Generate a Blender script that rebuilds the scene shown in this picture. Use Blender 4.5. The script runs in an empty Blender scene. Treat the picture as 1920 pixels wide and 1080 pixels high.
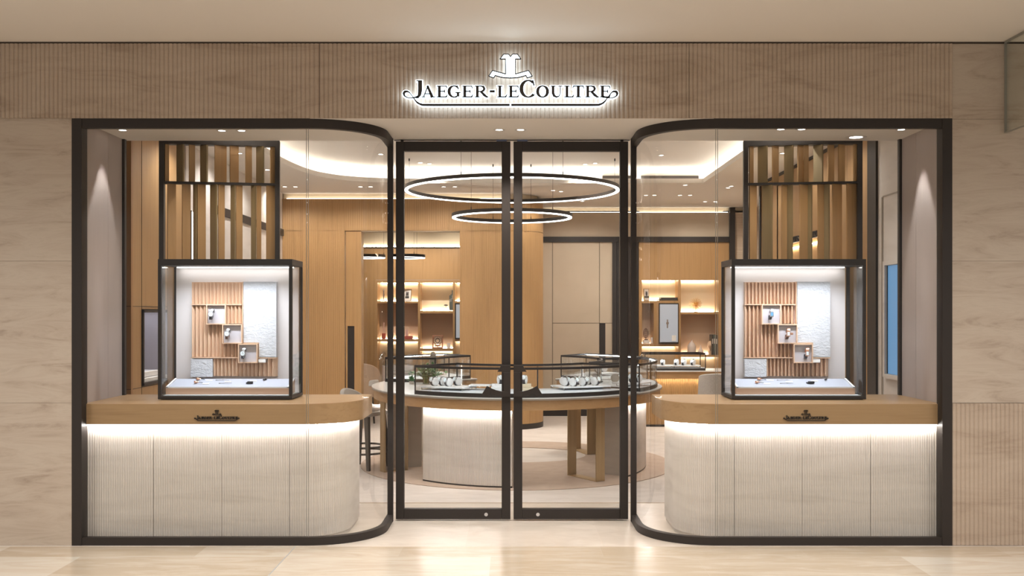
import bpy, bmesh, math, random
from math import pi, sin, cos, tan, atan2, sqrt, radians
from mathutils import Vector, Matrix
random.seed(7)
S = bpy.context.scene
COL = S.collection
F, HY, EYE = 1900.0, 586.0, 1.61
# ------------------------------------------------------------------ camera
cam = bpy.data.cameras.new('camera'); camo = bpy.data.objects.new('camera', cam); COL.objects.link(camo)
camo.location = (0, -7, EYE); camo.rotation_euler = (pi / 2, 0, 0)
cam.sensor_width = 36; cam.lens = 36 * F / 1920; cam.shift_y = (HY - 540) / 1920
cam.clip_start = .1; cam.clip_end = 100
S.camera = camo
# ------------------------------------------------------------------ world, exposure
W = bpy.data.worlds.new('world'); S.world = W; W.use_nodes = True
bg = W.node_tree.nodes['Background']
bg.inputs[0].default_value = (1.0, .95, .90, 1); bg.inputs[1].default_value = .55
S.view_settings.view_transform = 'Standard'; S.view_settings.look = 'None'
S.view_settings.gamma = 1; S.view_settings.exposure = 0.0; S.view_settings.use_curve_mapping = False
S.cycles.use_denoising = True
S.cycles.max_bounces = 10; S.cycles.transparent_max_bounces = 24; S.cycles.glossy_bounces = 4
S.cycles.caustics_reflective = False; S.cycles.caustics_refractive = False
S.cycles.sample_clamp_indirect = 8

def area(name, loc, rot, sx, sy, power, col=(1, .9, .78), spread=180, parent=None):
    l = bpy.data.lights.new(name, 'AREA'); l.shape = 'RECTANGLE'; l.size = sx; l.size_y = sy
    l.energy = power; l.color = col; l.spread = radians(spread)
    o = bpy.data.objects.new(name, l); COL.objects.link(o)
    o.location = loc; o.rotation_euler = rot
    if parent: o.parent = parent; o.location = Vector(loc) - parent.location
    return o
def spot(name, loc, power, angle=90, blend=.6, col=(1, .9, .78), rot=(0, 0, 0), parent=None, r=.03):
    l = bpy.data.lights.new(name, 'SPOT'); l.energy = power; l.spot_size = radians(angle); l.spot_blend = blend
    l.color = col; l.shadow_soft_size = r
    o = bpy.data.objects.new(name, l); COL.objects.link(o); o.location = loc; o.rotation_euler = rot
    if parent: o.parent = parent; o.location = Vector(loc) - parent.location
    return o
WARM = (1, .91, .81); NEUT = (1, .97, .94); COOL = (.93, .96, 1)
# added spots in the unseen concourse ceiling, standing in for the mall lighting
for mx in (-4.2, -2.1, 0, 2.1, 4.2):
    for my, mp_ in ((-1.7, 60), (-2.9, 225)):
        spot('mall_fill_spot', (mx, my, 3.44), mp_, 140, 1, (1, .96, .915), (radians(4), 0, 0), r=.06)

# ------------------------------------------------------------------ helpers
def P(px, py, D):
    return Vector(((px - 960) * D / F, D - 7, EYE + (HY - py) * D / F))
def X(px, D): return (px - 960) * D / F
def Z(py, D): return EYE + (HY - py) * D / F

class MB:
    def __init__(s): s.v = []; s.f = []
    def add(s, vs, fs):
        n = len(s.v); s.v += [tuple(v) for v in vs]; s.f += [tuple(i + n for i in f) for f in fs]; return s
    def box(s, x0, x1, y0, y1, z0, z1):
        v = [(x, y, z) for z in (z0, z1) for y in (y0, y1) for x in (x0, x1)]
        return s.add(v, [(0, 2, 3, 1), (4, 5, 7, 6), (0, 1, 5, 4), (2, 6, 7, 3), (0, 4, 6, 2), (1, 3, 7, 5)])
    def rbox(s, c, size, rz=0, rx=0, ry=0):
        m = MB().box(-size[0]/2, size[0]/2, -size[1]/2, size[1]/2, -size[2]/2, size[2]/2)
        M = Matrix.Translation(c) @ Matrix.Rotation(rz, 4, 'Z') @ Matrix.Rotation(ry, 4, 'Y') @ Matrix.Rotation(rx, 4, 'X')
        return s.add([M @ Vector(v) for v in m.v], m.f)
    def prism(s, poly, a0, a1, axis='z'):
        n = len(poly)
        def mk(p, a):
            return (p[0], p[1], a) if axis == 'z' else ((p[0], a, p[1]) if axis == 'y' else (a, p[0], p[1]))
        v = [mk(p, a0) for p in poly] + [mk(p, a1) for p in poly]
        return s.add(v, [tuple(range(n))[::-1], tuple(range(n, 2 * n))] + [(i, (i + 1) % n, n + (i + 1) % n, n + i) for i in range(n)])
    def strip(s, path, z0, z1):
        n = len(path)
        v = [(p[0], p[1], z0) for p in path] + [(p[0], p[1], z1) for p in path]
        return s.add(v, [(i, i + 1, n + i + 1, n + i) for i in range(n - 1)])
    def wallband(s, outer, inner, z0, z1, closed=False):
        n = len(outer); v = []
        for p in outer: v += [(p[0], p[1], z0), (p[0], p[1], z1)]
        for p in inner: v += [(p[0], p[1], z0), (p[0], p[1], z1)]
        f = []
        m = n if closed else n - 1
        for i in range(m):
            j = (i + 1) % n
            a, b, c, d = 2 * i, 2 * j, 2 * n + 2 * i, 2 * n + 2 * j
            f += [(a, b, b + 1, a + 1), (c, c + 1, d + 1, d), (a + 1, b + 1, d + 1, c + 1), (a, c, d, b)]
        if not closed:
            f += [(0, 1, 2 * n + 1, 2 * n), (2 * n - 2, 4 * n - 2, 4 * n - 1, 2 * n - 1)]
        return s.add(v, f)
    def tube(s, pts, r, seg=8, closed=False):
        pts = [Vector(p) for p in pts]; n = len(pts); vs = []; fs = []
        rr = r if isinstance(r, (list, tuple)) else [r] * n
        up = None
        for i, p in enumerate(pts):
            if closed: t = pts[(i + 1) % n] - pts[i - 1]
            else: t = pts[min(i + 1, n - 1)] - pts[max(i - 1, 0)]
            t = t.normalized()
            if up is None:
                up = Vector((0, 0, 1)) if abs(t.z) < .9 else Vector((1, 0, 0))
            a = t.cross(up).normalized(); b = a.cross(t).normalized(); up = b
            for k in range(seg):
                q = p + (a * cos(2 * pi * k / seg) + b * sin(2 * pi * k / seg)) * rr[i]
                vs.append(q)
        m = n if closed else n - 1
        for i in range(m):
            j = (i + 1) % n
            for k in range(seg):
                l = (k + 1) % seg
                fs.append((i * seg + k, i * seg + l, j * seg + l, j * seg + k))
        if not closed:
            fs += [tuple(range(seg))[::-1], tuple((n - 1) * seg + k for k in range(seg))]
        return s.add(vs, fs)
    def lathe(s, prof, c=(0, 0, 0), seg=24, axis='z', sx=1, sy=1):
        vs = []; fs = []; n = len(prof)
        for k in range(seg):
            a = 2 * pi * k / seg
            for r, h in prof:
                if axis == 'z': q = (c[0] + r * cos(a) * sx, c[1] + r * sin(a) * sy, c[2] + h)
                elif axis == 'y': q = (c[0] + r * cos(a) * sx, c[1] + h, c[2] + r * sin(a) * sy)
                else: q = (c[0] + h, c[1] + r * cos(a) * sx, c[2] + r * sin(a) * sy)
                vs.append(q)
        for k in range(seg):
            l = (k + 1) % seg
            for i in range(n - 1):
                fs.append((k * n + i, l * n + i, l * n + i + 1, k * n + i + 1))
        fs.append(tuple(k * n for k in range(seg))[::-1]); fs.append(tuple(k * n + n - 1 for k in range(seg)))
        return s.add(vs, fs)
    def cyl(s, c, r, h, seg=24, axis='z', sx=1, sy=1): return s.lathe([(r, 0), (r, h)], c, seg, axis, sx, sy)
    def ribbon(s, pts, w, y0, y1, e=0):
        """stroke in the x,z plane with width w (number or list), thickness y0..y1, grown by e"""
        pts = [Vector(p) for p in pts]; n = len(pts)
        ws = list(w) if isinstance(w, (list, tuple)) else [w] * n
        if e:
            d0 = (pts[0] - pts[1]).normalized() * e; d1 = (pts[-1] - pts[-2]).normalized() * e
            pts = [pts[0] + d0] + pts[1:-1] + [pts[-1] + d1]
        L = []; R = []
        for i, p in enumerate(pts):
            t = (pts[min(i + 1, n - 1)] - pts[max(i - 1, 0)]).normalized()
            nn = Vector((-t.y, t.x)) * (ws[i] / 2 + e)
            L.append(p + nn); R.append(p - nn)
        vs = []
        for a, b in zip(L, R): vs += [(a.x, y0, a.y), (b.x, y0, b.y), (a.x, y1, a.y), (b.x, y1, b.y)]
        fs = []
        for i in range(n - 1):
            a = 4 * i; b = a + 4
            fs += [(a, a + 1, b + 1, b), (a + 2, b + 2, b + 3, a + 3), (a, b, b + 2, a + 2), (a + 1, a + 3, b + 3, b + 1)]
        fs += [(0, 2, 3, 1), (4 * n - 4, 4 * n - 3, 4 * n - 1, 4 * n - 2)]
        return s.add(vs, fs)
    def xf(s, M):
        s.v = [tuple(M @ Vector(v)) for v in s.v]; return s
    def build(s, name, mat, parent=None, smooth=None, bevel=0, fix=True):
        me = bpy.data.meshes.new(name)
        off = Vector((0, 0, 0)) if parent and parent.get('_local') else parent_loc(parent)
        me.from_pydata([tuple(Vector(v) - off) for v in s.v], [], s.f)
        if fix:
            b = bmesh.new(); b.from_mesh(me); bmesh.ops.recalc_face_normals(b, faces=b.faces); b.to_mesh(me); b.free()
        me.materials.append(mat)
        if smooth is not None:
            me.shade_smooth(); me.set_sharp_from_angle(angle=radians(smooth))
        o = bpy.data.objects.new(name, me); COL.objects.link(o)
        if parent: o.parent = parent
        if bevel:
            m = o.modifiers.new('edge', 'BEVEL'); m.width = bevel; m.segments = 2; m.limit_method = 'ANGLE'; m.angle_limit = radians(40)
        return o
def parent_loc(p):
    v = Vector((0, 0, 0))
    while p: v += p.location; p = p.parent
    return v
def tag(o, label=None, cat=None, group=None, kind=None):
    if label: o['label'] = label
    if cat: o['category'] = cat
    if group: o['group'] = group
    if kind: o['kind'] = kind
    return o
def thing(name, loc=(0, 0, 0), label=None, cat=None, group=None, kind=None, rz=0):
    o = bpy.data.objects.new(name, None); COL.objects.link(o); o.location = loc; o.rotation_euler = (0, 0, rz)
    o.empty_display_size = .05
    return tag(o, label, cat, group, kind)
def dup(root, loc=None, rz=None, label=None, group=None, scale=None):
    def cp(o, par):
        c = o.copy(); COL.objects.link(c); c.parent = par
        for ch in list(o.children): cp(ch, c)
        return c
    c = cp(root, root.parent)
    if loc is not None: c.location = loc
    if rz is not None: c.rotation_euler = (0, 0, rz)
    if scale: c.scale = (scale,) * 3
    if label: c['label'] = label
    if group: c['group'] = group
    return c
def arc(cx, cy, r, a0, a1, n=16):
    return [(cx + r * cos(a0 + (a1 - a0) * i / n), cy + r * sin(a0 + (a1 - a0) * i / n)) for i in range(n + 1)]
def resample(path, step):
    out = [Vector(path[0])]; acc = 0
    pts = [Vector(p) for p in path]
    seglen = [(pts[i + 1] - pts[i]).length for i in range(len(pts) - 1)]
    tot = sum(seglen); n = max(2, int(round(tot / step)))
    res = []; i = 0; base = 0
    for k in range(n + 1):
        d = tot * k / n
        while i < len(seglen) - 1 and d > base + seglen[i]: base += seglen[i]; i += 1
        t = (d - base) / seglen[i] if seglen[i] else 0
        res.append(pts[i].lerp(pts[i + 1], min(1, t)))
    return res, tot
def offset(path, d):
    pts = [Vector(p) for p in path]; out = []
    for i, p in enumerate(pts):
        t = (pts[min(i + 1, len(pts) - 1)] - pts[max(i - 1, 0)]).normalized()
        out.append(p + Vector((t.y, -t.x)) * d)
    return [(p.x, p.y) for p in out]
def fluted(path, pitch, depth, sub=6, convex=True):
    """the path bent into flutes; the path runs left to right seen from the front, flutes sit on the right-hand side"""
    pts, tot = resample(path, pitch / sub)
    out = []
    for i, p in enumerate(pts):
        t = (pts[min(i + 1, len(pts) - 1)] - pts[max(i - 1, 0)]).normalized()
        u = abs(sin(pi * (i % sub) / sub))
        h = u if convex else 1 - u
        q = p + Vector((t.y, -t.x)) * depth * (h ** .7)
        out.append((q.x, q.y))
    return out

# ------------------------------------------------------------------ materials
def mat(name, col, rough=.5, metal=0, spec=.5, emit=None, es=0):
    m = bpy.data.materials.new(name); m.use_nodes = True
    b = m.node_tree.nodes['Principled BSDF']
    b.inputs['Base Color'].default_value = (*col, 1); b.inputs['Roughness'].default_value = rough
    b.inputs['Metallic'].default_value = metal; b.inputs['Specular IOR Level'].default_value = spec
    if emit: b.inputs['Emission Color'].default_value = (*emit, 1); b.inputs['Emission Strength'].default_value = es
    return m
def noisy(name, cols, scale=(1, 1, 1), nscale=5, detail=6, rough=.5, distort=0, bump=0, metal=0, stops=None, spec=.5, rot=(0, 0, 0), nrough=.6):
    m = mat(name, cols[0], rough, metal, spec); nt = m.node_tree; N = nt.nodes; L = nt.links
    tc = N.new('ShaderNodeTexCoord'); mp = N.new('ShaderNodeMapping'); mp.inputs['Scale'].default_value = scale; mp.inputs['Rotation'].default_value = rot
    no = N.new('ShaderNodeTexNoise'); no.inputs['Scale'].default_value = nscale; no.inputs['Detail'].default_value = detail
    no.inputs['Distortion'].default_value = distort; no.inputs['Roughness'].default_value = nrough
    cr = N.new('ShaderNodeValToRGB'); e = cr.color_ramp.elements
    st = stops or [.3 + .4 * i / (len(cols) - 1) for i in range(len(cols))]
    e[0].position = st[0]; e[0].color = (*cols[0], 1); e[1].position = st[-1]; e[1].color = (*cols[-1], 1)
    for c, s_ in zip(cols[1:-1], st[1:-1]):
        x = e.new(s_); x.color = (*c, 1)
    L.new(tc.outputs['Object'], mp.inputs[0]); L.new(mp.outputs[0], no.inputs['Vector']); L.new(no.outputs[0], cr.inputs[0])
    b = N['Principled BSDF']; L.new(cr.outputs[0], b.inputs['Base Color'])
    if bump:
        bp = N.new('ShaderNodeBump'); bp.inputs['Strength'].default_value = bump; bp.inputs['Distance'].default_value = .01
        L.new(no.outputs[0], bp.inputs['Height']); L.new(bp.outputs[0], b.inputs['Normal'])
    return m
def tiles(name, cols, bw, bh, mortar, rough=.25, off=.5, loc=(0, 0, 0), rotz=0, vein=(3, 9, 1), msize=.0016):
    m = mat(name, cols[0], rough); nt = m.node_tree; N = nt.nodes; L = nt.links
    tc = N.new('ShaderNodeTexCoord'); mp = N.new('ShaderNodeMapping'); mp.inputs['Location'].default_value = loc; mp.inputs['Rotation'].default_value = (0, 0, rotz)
    br = N.new('ShaderNodeTexBrick'); br.inputs['Scale'].default_value = 1; br.inputs['Brick Width'].default_value = bw; br.inputs['Row Height'].default_value = bh
    br.inputs['Mortar Size'].default_value = msize; br.offset = off
    br.inputs['Color1'].default_value = (0, 0, 0, 1); br.inputs['Color2'].default_value = (1, 1, 1, 1); br.inputs['Mortar'].default_value = (.5, .5, .5, 1)
    L.new(tc.outputs['Object'], mp.inputs[0]); L.new(mp.outputs[0], br.inputs['Vector'])
    mp2 = N.new('ShaderNodeMapping'); mp2.inputs['Scale'].default_value = vein
    L.new(tc.outputs['Object'], mp2.inputs[0])
    no = N.new('ShaderNodeTexNoise'); no.inputs['Scale'].default_value = 1.3; no.inputs['Detail'].default_value = 9; no.inputs['Distortion'].default_value = 1.2; no.inputs['Roughness'].default_value = .65
    L.new(mp2.outputs[0], no.inputs['Vector'])
    ma = N.new('ShaderNodeMath'); ma.operation = 'MULTIPLY_ADD'; ma.inputs[1].default_value = .38; L.new(br.outputs['Color'], ma.inputs[0])
    mb = N.new('ShaderNodeMath'); mb.operation = 'MULTIPLY_ADD'; mb.inputs[1].default_value = 1.0; mb.inputs[2].default_value = -.19
    L.new(no.outputs[0], mb.inputs[0]); L.new(mb.outputs[0], ma.inputs[2])
    cr = N.new('ShaderNodeValToRGB'); e = cr.color_ramp.elements
    e[0].position = .3; e[0].color = (*cols[0], 1); e[1].position = .7; e[1].color = (*cols[2], 1); x = e.new(.5); x.color = (*cols[1], 1)
    L.new(ma.outputs[0], cr.inputs[0])
    mx = N.new('ShaderNodeMixRGB'); mx.inputs[2].default_value = (*mortar, 1)
    L.new(br.outputs['Fac'], mx.inputs[0]); L.new(cr.outputs[0], mx.inputs[1])
    L.new(mx.outputs[0], N['Principled BSDF'].inputs['Base Color'])
    return m
def glassmat(name, tint=(.97, .985, .98), k=1.0, rough=0.0, ior=1.5):
    m = bpy.data.materials.new(name); m.use_nodes = True; nt = m.node_tree; N = nt.nodes; L = nt.links
    N.remove(N['Principled BSDF']); out = N['Material Output']
    tr = N.new('ShaderNodeBsdfTransparent'); tr.inputs[0].default_value = (*tint, 1)
    gl = N.new('ShaderNodeBsdfGlossy'); gl.inputs['Roughness'].default_value = rough
    fr = N.new('ShaderNodeFresnel'); fr.inputs['IOR'].default_value = ior
    mu = N.new('ShaderNodeMath'); mu.operation = 'MULTIPLY'; mu.inputs[1].default_value = k
    mx = N.new('ShaderNodeMixShader')
    L.new(fr.outputs[0], mu.inputs[0]); L.new(mu.outputs[0], mx.inputs[0]); L.new(tr.outputs[0], mx.inputs[1]); L.new(gl.outputs[0], mx.inputs[2])
    L.new(mx.outputs[0], out.inputs[0])
    return m
def emis(name, col, st):
    m = bpy.data.materials.new(name); m.use_nodes = True; N = m.node_tree.nodes
    N.remove(N['Principled BSDF']); e = N.new('ShaderNodeEmission'); e.inputs[0].default_value = (*col, 1); e.inputs[1].default_value = st
    m.node_tree.links.new(e.outputs[0], N['Material Output'].inputs[0]); return m

M = {}
M['stone'] = noisy('beige_limestone', [(.33, .26, .20), (.45, .37, .30), (.50, .425, .35), (.43, .355, .285)], (.8, 1, 4.6), 2.3, 12, .5, .8, rot=(0, radians(14), 0), nrough=.68)
M['stone_flute'] = noisy('fluted_limestone', [(.33, .25, .185), (.44, .35, .275), (.49, .40, .32)], (.8, 1, 3.4), 1.6, 10, .55, .9, rot=(0, radians(16), 0), nrough=.68)
M['stone_pale'] = noisy('pale_limestone', [(.58, .53, .485), (.66, .61, .565), (.70, .65, .605)], (.6, 1, 5), 1.8, 9, .5, .5, nrough=.6)
M['stone_grey'] = noisy('grey_limestone', [(.42, .37, .32), (.50, .45, .39)], (.6, 1, 5), 2, 8, .5, .5)
M['gap'] = mat('shadow_gap', (.05, .035, .025), .8)
M['oak'] = noisy('oak_vertical', [(.34, .195, .082), (.42, .25, .108), (.38, .222, .095)], (22, 22, .8), 1.2, 8, .42, .3)
M['oak_dark'] = noisy('oak_dark_panel', [(.30, .15, .06), (.36, .185, .075)], (22, 22, .8), 1.2, 8, .45, .3)  # own darker oak tone of the return wall
M['oak_h'] = noisy('oak_horizontal', [(.34, .205, .098), (.41, .26, .13), (.375, .232, .112)], (.9, 16, 26), 1.2, 8, .38, .4)
M['oak_apron'] = noisy('oak_apron', [(.40, .235, .105), (.47, .285, .135), (.435, .26, .12)], (6, 6, 26), 1.2, 8, .42, .3)
M['oak_pink'] = noisy('beech', [(.62, .41, .275), (.70, .48, .33)], (20, 20, 1), 1.2, 6, .45, .3)
M['bronze'] = mat('dark_bronze', (.024, .018, .0155), .5, .15)
M['brass'] = noisy('brushed_brass', [(.40, .28, .145), (.46, .33, .18)], (40, 40, 1), 1.5, 4, .42, 0, metal=.45)
M['olive'] = noisy('olive_bronze', [(.24, .175, .085), (.29, .215, .11)], (30, 30, 1), 1.5, 4, .5, 0, metal=.15)
M['ceil'] = mat('warm_ceiling_paint', (.74, .69, .63), .8)
M['ceil_mall'] = mat('mall_ceiling_paint', (.78, .72, .65), .8)
M['white'] = mat('white_paint', (.86, .84, .80), .6)
M['mauve'] = noisy('mauve_fabric_panel', [(.46, .395, .37), (.50, .43, .40)], (60, 60, 1), 3, 4, .8)
M['beige'] = noisy('beige_panel', [(.50, .42, .32), (.55, .465, .36)], (1, 1, 1), 3, 8, .6, .6)
M['beige_line'] = noisy('woven_beige_panel', [(.50, .40, .30), (.62, .51, .40)], (.6, .6, 60), 1.2, 3, .7)
M['cream'] = mat('cream_panel', (.72, .62, .46), .7)
M['taupe'] = mat('taupe_panel', (.46, .34, .25), .7)
M['floor_mall'] = tiles('golden_travertine', [(.48, .395, .295), (.57, .49, .395), (.62, .56, .48)], 1.35, .62, (.52, .45, .36), .22, .45, (.14, .32, 0), 0, (1.2, 6, 1))
M['floor_shop'] = tiles('pale_travertine', [(.56, .49, .42), (.64, .57, .50), (.70, .64, .57)], .95, .95, (.60, .52, .44), .3, 0, (.32, .04, 0), 0, (2, 4, 1))
M['carpet'] = noisy('pale_carpet', [(.50, .45, .41), (.60, .55, .51)], (1, 2, 1), 2.2, 9, .95, 1.0, bump=.1)
M['carpet_tan'] = noisy('tan_carpet', [(.38, .295, .235), (.44, .345, .28)], (1, 1, 1), 8, 9, .95, .5)
M['glass'] = glassmat('clear_glass', (.988, .993, .99), .35)
M['glass_bay'] = glassmat('bay_glass', (.99, .994, .99), .25)
M['glass_curve'] = glassmat('curved_bay_glass', (.993, .996, .993), .12)
M['glass_edge'] = mat('glass_edge', (.26, .25, .22), .3)
M['led'] = emis('led_warm_white', (1, .96, .92), 62)
M['led_soft'] = emis('led_soft', (1, .84, .62), 40)
M['led_cove'] = emis('led_cove', (1, .94, .86), 15)
M['case_fill'] = emis('case_fill', (.86, .94, 1), 60)
M['led_line'] = emis('led_line', (1, .90, .76), 7)
M['led_vit'] = emis('led_vitrine', (1, .97, .95), 8)
M['led_white'] = emis('led_white', (1, .97, .93), 9)
M['halo'] = emis('sign_acrylic', (.72, .88, 1), 6)
M['lamp'] = emis('lamp_face', (1, .93, .85), 12)
M['sign'] = mat('sign_face', (.030, .024, .022), .45)
M['marble'] = noisy('white_marble', [(.74, .77, .78), (.82, .84, .85)], (1, 1, 1), 3, 8, .2, .8)
M['taupe_edge'] = mat('worktop_edge', (.30, .26, .22), .4)
M['case_floor'] = mat('case_lining', (.62, .66, .70), .6)
M['cushion'] = mat('watch_cushion', (.86, .86, .87), .5)
M['steel'] = mat('polished_steel', (.62, .63, .65), .2, .9)
M['rose'] = mat('rose_gold', (.72, .40, .28), .25, .85)
M['dial'] = mat('silver_dial', (.72, .80, .84), .35)
M['dial_dark'] = mat('dark_dial', (.03, .04, .06), .3)
M['strap'] = mat('black_strap', (.03, .025, .03), .5)
M['strap_brown'] = mat('brown_strap', (.13, .06, .04), .5)
M['black'] = mat('black', (.012, .012, .014), .4)
M['plaster'] = noisy('rippled_plaster', [(.52, .53, .56), (.60, .61, .64)], (1, 1, 1.6), 30, 2, .7, .8, bump=.6)
M['lilac'] = mat('lilac_lining', (.50, .47, .50), .7)
M['vit_back'] = mat('vitrine_back', (.70, .66, .66), .7)
M['slope'] = mat('grey_slope', (.44, .46, .53), .5)
M['fabric'] = noisy('grey_woven_fabric', [(.34, .32, .30), (.46, .44, .41)], (1, 1, 1), 120, 2, .9)
M['fabric_beige'] = noisy('beige_woven_fabric', [(.52, .38, .27), (.62, .47, .35)], (1, 1, 1), 120, 2, .9)
M['seat_white'] = mat('pale_seat_leather', (.70, .69, .67), .5)
M['ash'] = noisy('dark_stained_ash', [(.045, .038, .034), (.075, .062, .054)], (20, 20, 1), 1.5, 4, .45)
M['leaf'] = noisy('leaf_green', [(.06, .17, .06), (.16, .32, .12)], (1, 1, 1), 20, 3, .5)
M['leaf_pale'] = mat('grey_green_leaf', (.22, .32, .24), .5)
M['vase'] = mat('white_ceramic', (.66, .58, .53), .6)
M['red'] = mat('red_cloth_cover', (.42, .09, .06), .6)
M['pink'] = mat('pink_box', (.62, .40, .34), .6)
M['book'] = mat('charcoal_cover', (.05, .045, .04), .5)
M['book_g'] = mat('grey_green_cover', (.12, .13, .11), .5)
M['paper'] = mat('white_card', (.82, .80, .77), .6)
M['gold'] = mat('gilt_metal', (.80, .52, .20), .25, .9)
M['wood_obj'] = mat('turned_maple', (.66, .46, .30), .5)
M['screen'] = mat('grey_screen', (.30, .32, .35), .3, emit=(.62, .68, .78), es=.28)
M['blue'] = mat('blue_screen', (.05, .15, .3), .3, emit=(.14, .34, .60), es=.6)
M['black_photo'] = mat('photo_print', (.25, .24, .24), .5)
M['grille'] = mat('air_grille', (.09, .07, .06), .6)

# ================================================================== SETTING
def struct(name, mb, m, parent=None, smooth=None, bevel=0):
    o = mb.build(name, m, parent, smooth, bevel)
    if not parent: o['kind'] = 'structure'
    return o
ZS = 2.951     # soffit
ZM = 3.467     # mall ceiling
ZL = 3.245     # lower shop ceiling
ZT = 3.46      # tray ceiling
# floors
struct('floor_mall', MB().box(-9, 9, -12, -.03, -.1, 0), M['floor_mall'])
struct('floor_shop', MB().box(-4.4, 4.4, -.03, 1.57, -.1, 0), M['floor_shop'])
struct('floor_salon', MB().box(-4.4, 4.4, 1.57, 11.6, -.1, 0), M['carpet'])
fj = struct('trim_1', MB().box(-1.493, -1.487, -3, -.03, 0, .0012), mat('grey_floor_joint', (.36, .38, .40), .4))
struct('trim_2', MB().box(-4.4, 4.4, 1.562, 1.572, 0, .003), mat('bronze_threshold', (.45, .33, .22), .4))
# mall ceiling
struct('ceiling_mall', MB().box(-9, 9, -12, .02, ZM + .012, ZM + .1), M['ceil_mall'])
struct('trim_3', MB().box(-9, 9, -.004, .02, ZM, ZM + .012), M['gap'])  # dark strip painted for the shade in the gap below the ceiling
# bulkhead
bk = MB()
x0, x1 = -4.6, 3.04
joints = [x0, -2.28, -.03 - 1.3, -.03, 1.22, x1]
bjs = [-4.6, -1.33, 1.22, 3.04]
for a, b_ in zip(bjs[:-1], bjs[1:]):
    pth = fluted([(a + .0006, 0), (b_ - .0006, 0)], .0305, .008)
    pth = [(a + .0006, .05)] + pth + [(b_ - .0006, .05)]
    bk.strip(pth, ZS, ZM)
    n = len(pth)
    bk.add([(p[0], p[1], ZS) for p in pth], [tuple(range(n))])
    bk.box(a, b_, .03, .05, ZS, ZM)
struct('wall_front', bk, M['stone_flute'], smooth=50)
# plain stone at the sides
def slabs(mb, xs, zs, y0=0.0, y1=.05, g=.0007):
    for a, b_ in zip(xs[:-1], xs[1:]):
        for c, d in zip(zs[:-1], zs[1:]):
            mb.box(a + g, b_ - g, y0, y1, c + g, d - g)
    return mb
wl = MB(); slabs(wl, [-4.6, -3.04], [0, .985, 1.965, ZS])
struct('wall_left', wl, M['stone'])
wr = MB(); slabs(wr, [3.04, 4.7], [.985, 1.965, 2.945, ZM], 0)
struct('wall_right', wr, M['stone'])
fl = MB(); pth = fluted([(3.042, .004), (4.7, .004)], .0305, .008)
fl.strip(pth, 0.002, .983); fl.box(3.042, 4.7, .03, .05, 0, .983)
struct('wall_plinth', fl, M['stone_flute'], smooth=50)
struct('wall_backing', MB().box(-4.6, -3.05, .05, .07, 0, ZM).box(3.05, 4.7, .05, .07, 0, ZM).box(-3.03, 3.03, .05, .86, ZS + .03, ZS + .05), M['gap'])
# glass smoke baffle
gb = thing('smoke_baffle', (3.40, -.02, ZM), 'frameless clear glass smoke baffle hanging from the mall ceiling at the right edge', 'glass baffle')
MB().box(3.394, 3.406, -2.0, -.02, 2.852, ZM + .012).build('glass_plate', glassmat('baffle_glass', (.955, .97, .95), .35), gb)
MB().box(3.392, 3.408, -2.0, -.02, 2.845, 2.852).box(3.392, 3.408, -.024, -.016, 2.85, ZM).box(3.392, 3.408, -2.0, -.02, ZM, ZM + .011).build('edge_trim', M['glass_edge'], gb)
# soffit / window ceiling
struct('ceiling_soffit', MB().box(-3.04, 3.04, .001, .9, ZS - .0015, ZS + .03), M['ceil'])
struct('wall_header', MB().box(-3.6, 3.6, .87, .9, ZS + .03, ZT + .2), M['ceil'])
# window side walls
for sgn, nm in ((-1, 'wall_window_left'), (1, 'wall_window_right')):
    xa = 3.01
    mb = MB()
    for a, b_ in ((.03, .185), (.188, .55), (.553, .82)):
        mb.box(min(sgn * xa, sgn * (xa + .04)), max(sgn * xa, sgn * (xa + .04)), a, b_, 0, ZS)
    struct(nm, mb, M['mauve'])
    struct('trim_' + ('4' if sgn < 0 else '5'), MB().box(min(sgn * (xa - .02), sgn * (xa + .04)), max(sgn * (xa - .02), sgn * (xa + .04)), .822, .86, 0, ZS), M['bronze'])

# ------------------------------------------------------------------ shop ceiling with tray
def ceiling_hole(name, outer, hole, z, m):
    bm = bmesh.new()
    def loop(pts):
        vs = [bm.verts.new((p[0], p[1], z)) for p in pts]
        return [bm.edges.new((vs[i], vs[(i + 1) % len(vs)])) for i in range(len(vs))]
    es = loop(outer) + loop(hole)
    bmesh.ops.triangle_fill(bm, edges=es, use_beauty=True)
    me = bpy.data.meshes.new(name); bm.to_mesh(me); bm.free(); me.materials.append(m)
    o = bpy.data.objects.new(name, me); COL.objects.link(o); o['kind'] = 'structure'; return o
TX0, TX1, TY0, TY1 = -2.52, 2.41, 1.5, 5.78
hole = [(TX1, TY0), (TX1, TY1), (-1.0, TY1)]
# wide sweep in the far left corner
cxs = [(-1.0, TY1), (-1.55, TY1 - .04), (-2.0, TY1 - .22), (-2.28, TY1 - .55), (-2.42, TY1 - 1.0), (-2.50, TY1 - 1.7), (TX0, TY1 - 2.4)]
def smoothpath(pts, n=6):
    out = []
    P_ = [Vector(p) for p in pts]
    for i in range(len(P_) - 1):
        p0 = P_[max(i - 1, 0)]; p1 = P_[i]; p2 = P_[i + 1]; p3 = P_[min(i + 2, len(P_) - 1)]
        for k in range(n):
            t = k / n
            q = .5 * ((2 * p1) + (-p0 + p2) * t + (2 * p0 - 5 * p1 + 4 * p2 - p3) * t * t + (-p0 + 3 * p1 - 3 * p2 + p3) * t ** 3)
            out.append((q.x, q.y) if len(q) == 2 else tuple(q))
    out.append(tuple(P_[-1])); return out
sweep = smoothpath(cxs)
hole = [(TX1, TY0), (TX1, TY1)] + sweep + [(TX0, TY0)]
outer = [(-3.9, .9), (3.9, .9), (3.9, 8.85), (-3.9, 8.85)]
ceiling_hole('ceiling_salon', outer, hole, ZL, M['ceil'])
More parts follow.
